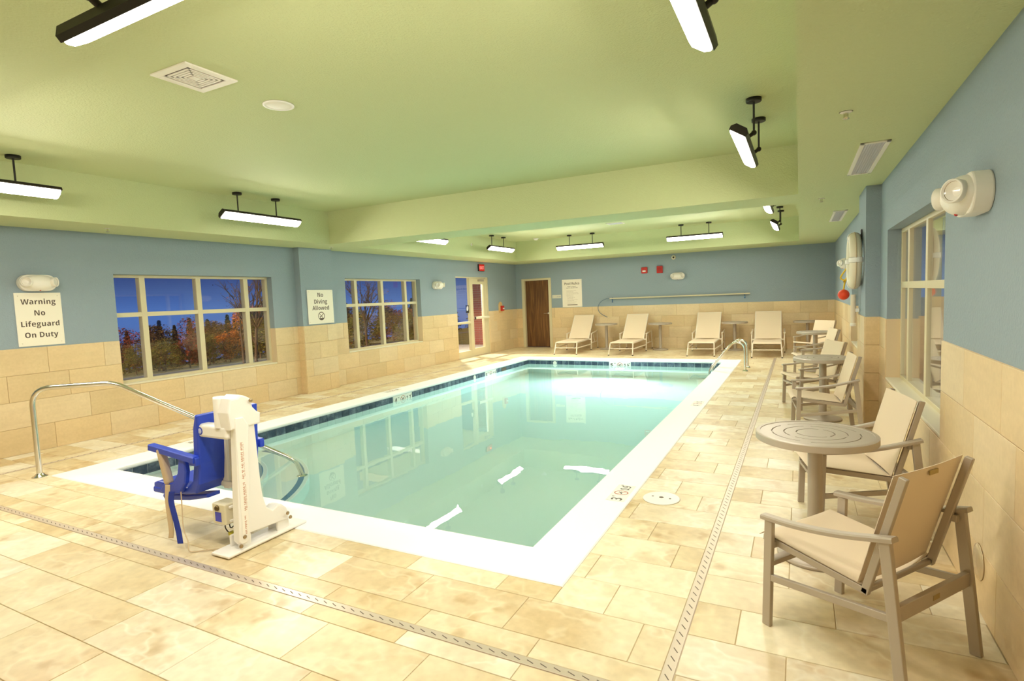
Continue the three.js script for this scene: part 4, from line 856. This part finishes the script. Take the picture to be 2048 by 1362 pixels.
function place(t, x, z, s = 1) { t.position.set(x, gy(x) - 0.02, z); t.scale.setScalar(s); t.rotation.y = rr(0, 6.283); return t; }
function conifer(label) {
  const t = thing('conifer_tree', label, 'tree', [0, 0, 0], 0, 'dark conifers beyond the lawn');
  part('trunk', rod(V(0, 0, 0), V(0, 1, 0), 0.028, 0.006, 7), M.bark, t);
  part('foliage', leaves(2600, () => { const y = Math.pow(rnd(), 0.8) * 0.93 + 0.05, tier = 0.75 + 0.25 * Math.sin(y * 60), r = (1 - y) * 0.30 * tier * Math.sqrt(rr(0.2, 1)), a = rr(0, 6.283); return V(r * Math.cos(a), y - r * 0.35, r * Math.sin(a)); }, 0.03, [0x1c2617, 0x26301b, 0x161e14, 0x313619]), leafMat, t);
  return t;
}
function broadleaf(name, label, cols, group) {
  const t = thing(name, label, 'tree', [0, 0, 0], 0, group);
  const b = branches(0.34, 0.022, 3, 0.75, 3); b.g.scale(1, 1, 1);
  part('branches', b.g, M.bark, t);
  const blobs = Array.from({ length: 26 }, () => { const a = rr(0, 6.283), r = Math.sqrt(rnd()) * 0.40, y = rr(0.16, 0.86), k = Math.sqrt(Math.max(0.1, 1.05 - ((y - 0.42) / 0.5) ** 2)); return [V(r * Math.cos(a) * k, y, r * Math.sin(a) * k), rr(0.10, 0.18)]; });
  part('foliage', leaves(4200, () => { const [c, r] = blobs[(rnd() * blobs.length) | 0], v = V(rr(-1, 1), rr(-1, 1), rr(-1, 1)).normalize().multiplyScalar(r * Math.cbrt(rnd())); return v.add(c); }, 0.024, cols), leafMat, t);
  return t;
}
function bareTree(label, h, lev) {
  const t = thing('bare_tree', label, 'tree', [0, 0, 0], 0);
  const b = branches(h, 0.045 * h, lev, 0.55, 3, 0.55);
  part('branches', b.g, M.bark, t);
  part('foliage', leaves(500, () => { const p = b.tips[(rnd() * b.tips.length) | 0]; return p.clone().add(V(rr(-1, 1), rr(-1, 1), rr(-1, 1)).multiplyScalar(0.25)); }, 0.05, [0x6a4a24, 0x54401f, 0x7a4a22]), leafMat, t);
  return t;
}
const ctx = (px) => px;   // z positions below were read off at each tree's own distance
const con = conifer('dark pointed conifer in the row beyond the lawn');
const kinds = {
  rust: broadleaf('rust_tree', 'round rust-red tree beyond the lawn', [0x8a3a1c, 0x74301a, 0x9a4a20, 0x5c2c18], 'rust-red trees beyond the lawn'),
  gold: broadleaf('golden_tree', 'round golden-orange tree beyond the lawn', [0xc8761c, 0xb5661a, 0xd98a2a, 0x9a5a1c], 'golden-orange trees beyond the lawn'),
  green: broadleaf('green_tree', 'round yellow-green tree beyond the lawn', [0x5c6420, 0x76752a, 0x464f1c, 0x8a7a2a], 'yellow-green trees beyond the lawn'),
  brown: broadleaf('brown_tree', 'round olive-brown tree beyond the lawn', [0x5a4620, 0x6a5226, 0x483a1c, 0x74602c], 'olive-brown trees beyond the lawn'),
};
const firstOf = new Map();
const plant = (src, x, z, s) => { const t = firstOf.has(src) ? copyOf(src) : src; firstOf.set(src, 1); place(t, x, z, s * 1.22); };
// back row of conifers, then mixed trees in front
for (const [z, s] of [[-39, 5.1], [-42, 4.6], [-45.2, 5.0], [-47.6, 5.7], [-49.3, 5.0], [-52, 5.8], [-54.6, 5.5], [-57.2, 5.9], [-59, 5.4], [-61, 5.6], [-64, 6.4], [-66, 7.9], [-69, 6.2], [-73, 6.4], [-78, 6.5], [-83, 6.8], [-95, 6.5], [-101, 6.9], [-106, 7.4], [-112, 7.2], [-118, 7.6], [-124, 7.8], [-130, 8.2]]) plant(con, -80 + rr(-1.5, 1.5), z, s);
for (const [k, x, z, s] of [
  ['rust', -66, -34.5, 4.4], ['rust', -64, -37.2, 4.0], ['brown', -62, -31.0, 3.6], ['green', -58, -31.5, 2.5], ['green', -58, -34.4, 3.0], ['rust', -58, -37.0, 3.4], ['brown', -62, -36.5, 4.4], ['rust', -72, -47.5, 5.4], ['brown', -68, -46.5, 4.8], ['green', -60, -40.6, 3.2],
  ['gold', -66, -51.8, 6.2], ['brown', -64, -45.4, 4.2], ['brown', -62, -48.6, 5.2], ['gold', -60, -43.2, 3.2], ['brown', -58, -45.8, 4.0], ['green', -56, -47.4, 4.4], ['brown', -66, -57.5, 6.4], ['green', -40, -33.6, 4.6], ['brown', -60, -51.5, 5.4],
  ['brown', -50, -52, 4.4], ['rust', -56, -58, 5.0], ['green', -34, -37.3, 3.2], ['brown', -46, -54.5, 4.0], ['rust', -52, -63.5, 5.0], ['brown', -46, -60.5, 3.9], ['gold', -50, -66.5, 3.9], ['brown', -52, -70, 4.6], ['brown', -40, -51, 3.0], ['green', -36, -46.2, 2.6]]) plant(kinds[k], x, z, s);
place(bareTree('tall leafless tree with a forked trunk seen in the window by the glass door', 2.0, 4), -32, -35.6, 1.35);
place(bareTree('slender tall tree at the edge of the Warning-sign window', 2.2, 4), -30, -23.3, 1.25);
place(bareTree('second slender tree beside the tall one at the Warning-sign window', 1.9, 4), -36, -27.0, 1.35);

{ // porch outside the glass door: canopy, lamp and brick pier
  const c = struct('porch_roof', 'flat canopy outside the glass door', 'canopy');
  part('canopy', box(-10.6, XL - T, 2.75, 2.95, -16.4, -11.2), M.frame, c);
  part('porch_slab', box(-10.6, XL - T, -0.42, -0.01, -16.4, -11.2), std(0x9a958c, 0.9), c);
  const t = thing('porch_lamp', 'bright canopy lamp outside the glass door', 'outdoor light', [-8.95, 2.75, -13.4]);
  part('housing', rbox(-0.16, 0.16, -0.05, 0, -0.16, 0.16, 0.01), M.black, t);
  part('lamp_glass', rbox(-0.13, 0.13, -0.062, -0.045, -0.13, 0.13, 0.006), std(0xffffff, 0.5, { emissive: 0xf0f0ff, emissiveIntensity: 12 }), t);
  const l = new THREE.SpotLight(0xfff4e4, 75, 0, 1.35, 0.3); l.position.set(0, -0.09, 0); l.target.position.set(0.25, -3, 0.2); l.castShadow = true; l.shadow.radius = 3; t.add(l, l.target);
  const b = thing('brick_pier', 'red brick pier outside the glass door', 'pier', [-9.95, 0, -17.0]);
  part('core', box(-0.28, 0.28, -0.35, 2.75, -0.38, 0.38), M.mortar, b);
  const bricks = []; for (let r = 0; r < 40; r++) for (const [ax, n] of [['x', 4], ['z', 3]]) for (let k = 0; k < n; k++) {
    const o = (r % 2) * 0.1, y0 = -0.345 + r * 0.077, w = 0.186;
    if (ax === 'x') { const z0 = -0.395 + k * 0.2 + o * 0.0, z1 = Math.min(0.395, z0 + w); bricks.push(box(0.27, 0.292, y0, y0 + 0.066, z0 + (r % 2 ? 0.0 : 0.0), z1)); }
    else { const x0 = -0.28 + k * 0.19 + o * 0.2, x1 = Math.min(0.29, x0 + 0.178); if (x1 > x0) bricks.push(box(x0, x1, y0, y0 + 0.066, 0.37, 0.392)); }
  }
  const bm = part('bricks', merge(bricks), M.brick, b); bm.userData.kind = 'stuff';
}
{ // stickers and notice on the sidelight glass
  const t = thing('glass_notice', 'black and white sticker on the sidelight glass of the exit door', 'sticker', [XL - 0.064, 1.29, -12.69], E);
  part('sticker', new THREE.PlaneGeometry(0.16, 0.21), std(0xffffff, 0.5, { side: THREE.DoubleSide, map: painted(160, 210, (x) => { x.fillStyle = '#17150f'; x.fillRect(0, 0, 160, 210); x.fillStyle = '#f6f4ea'; x.beginPath(); x.ellipse(86, 95, 44, 68, 0.2, 0, 7); x.fill(); x.fillStyle = '#17150f'; x.fillRect(30, 150, 60, 22); }) }), t);
}
renderer.render(scene, camera);
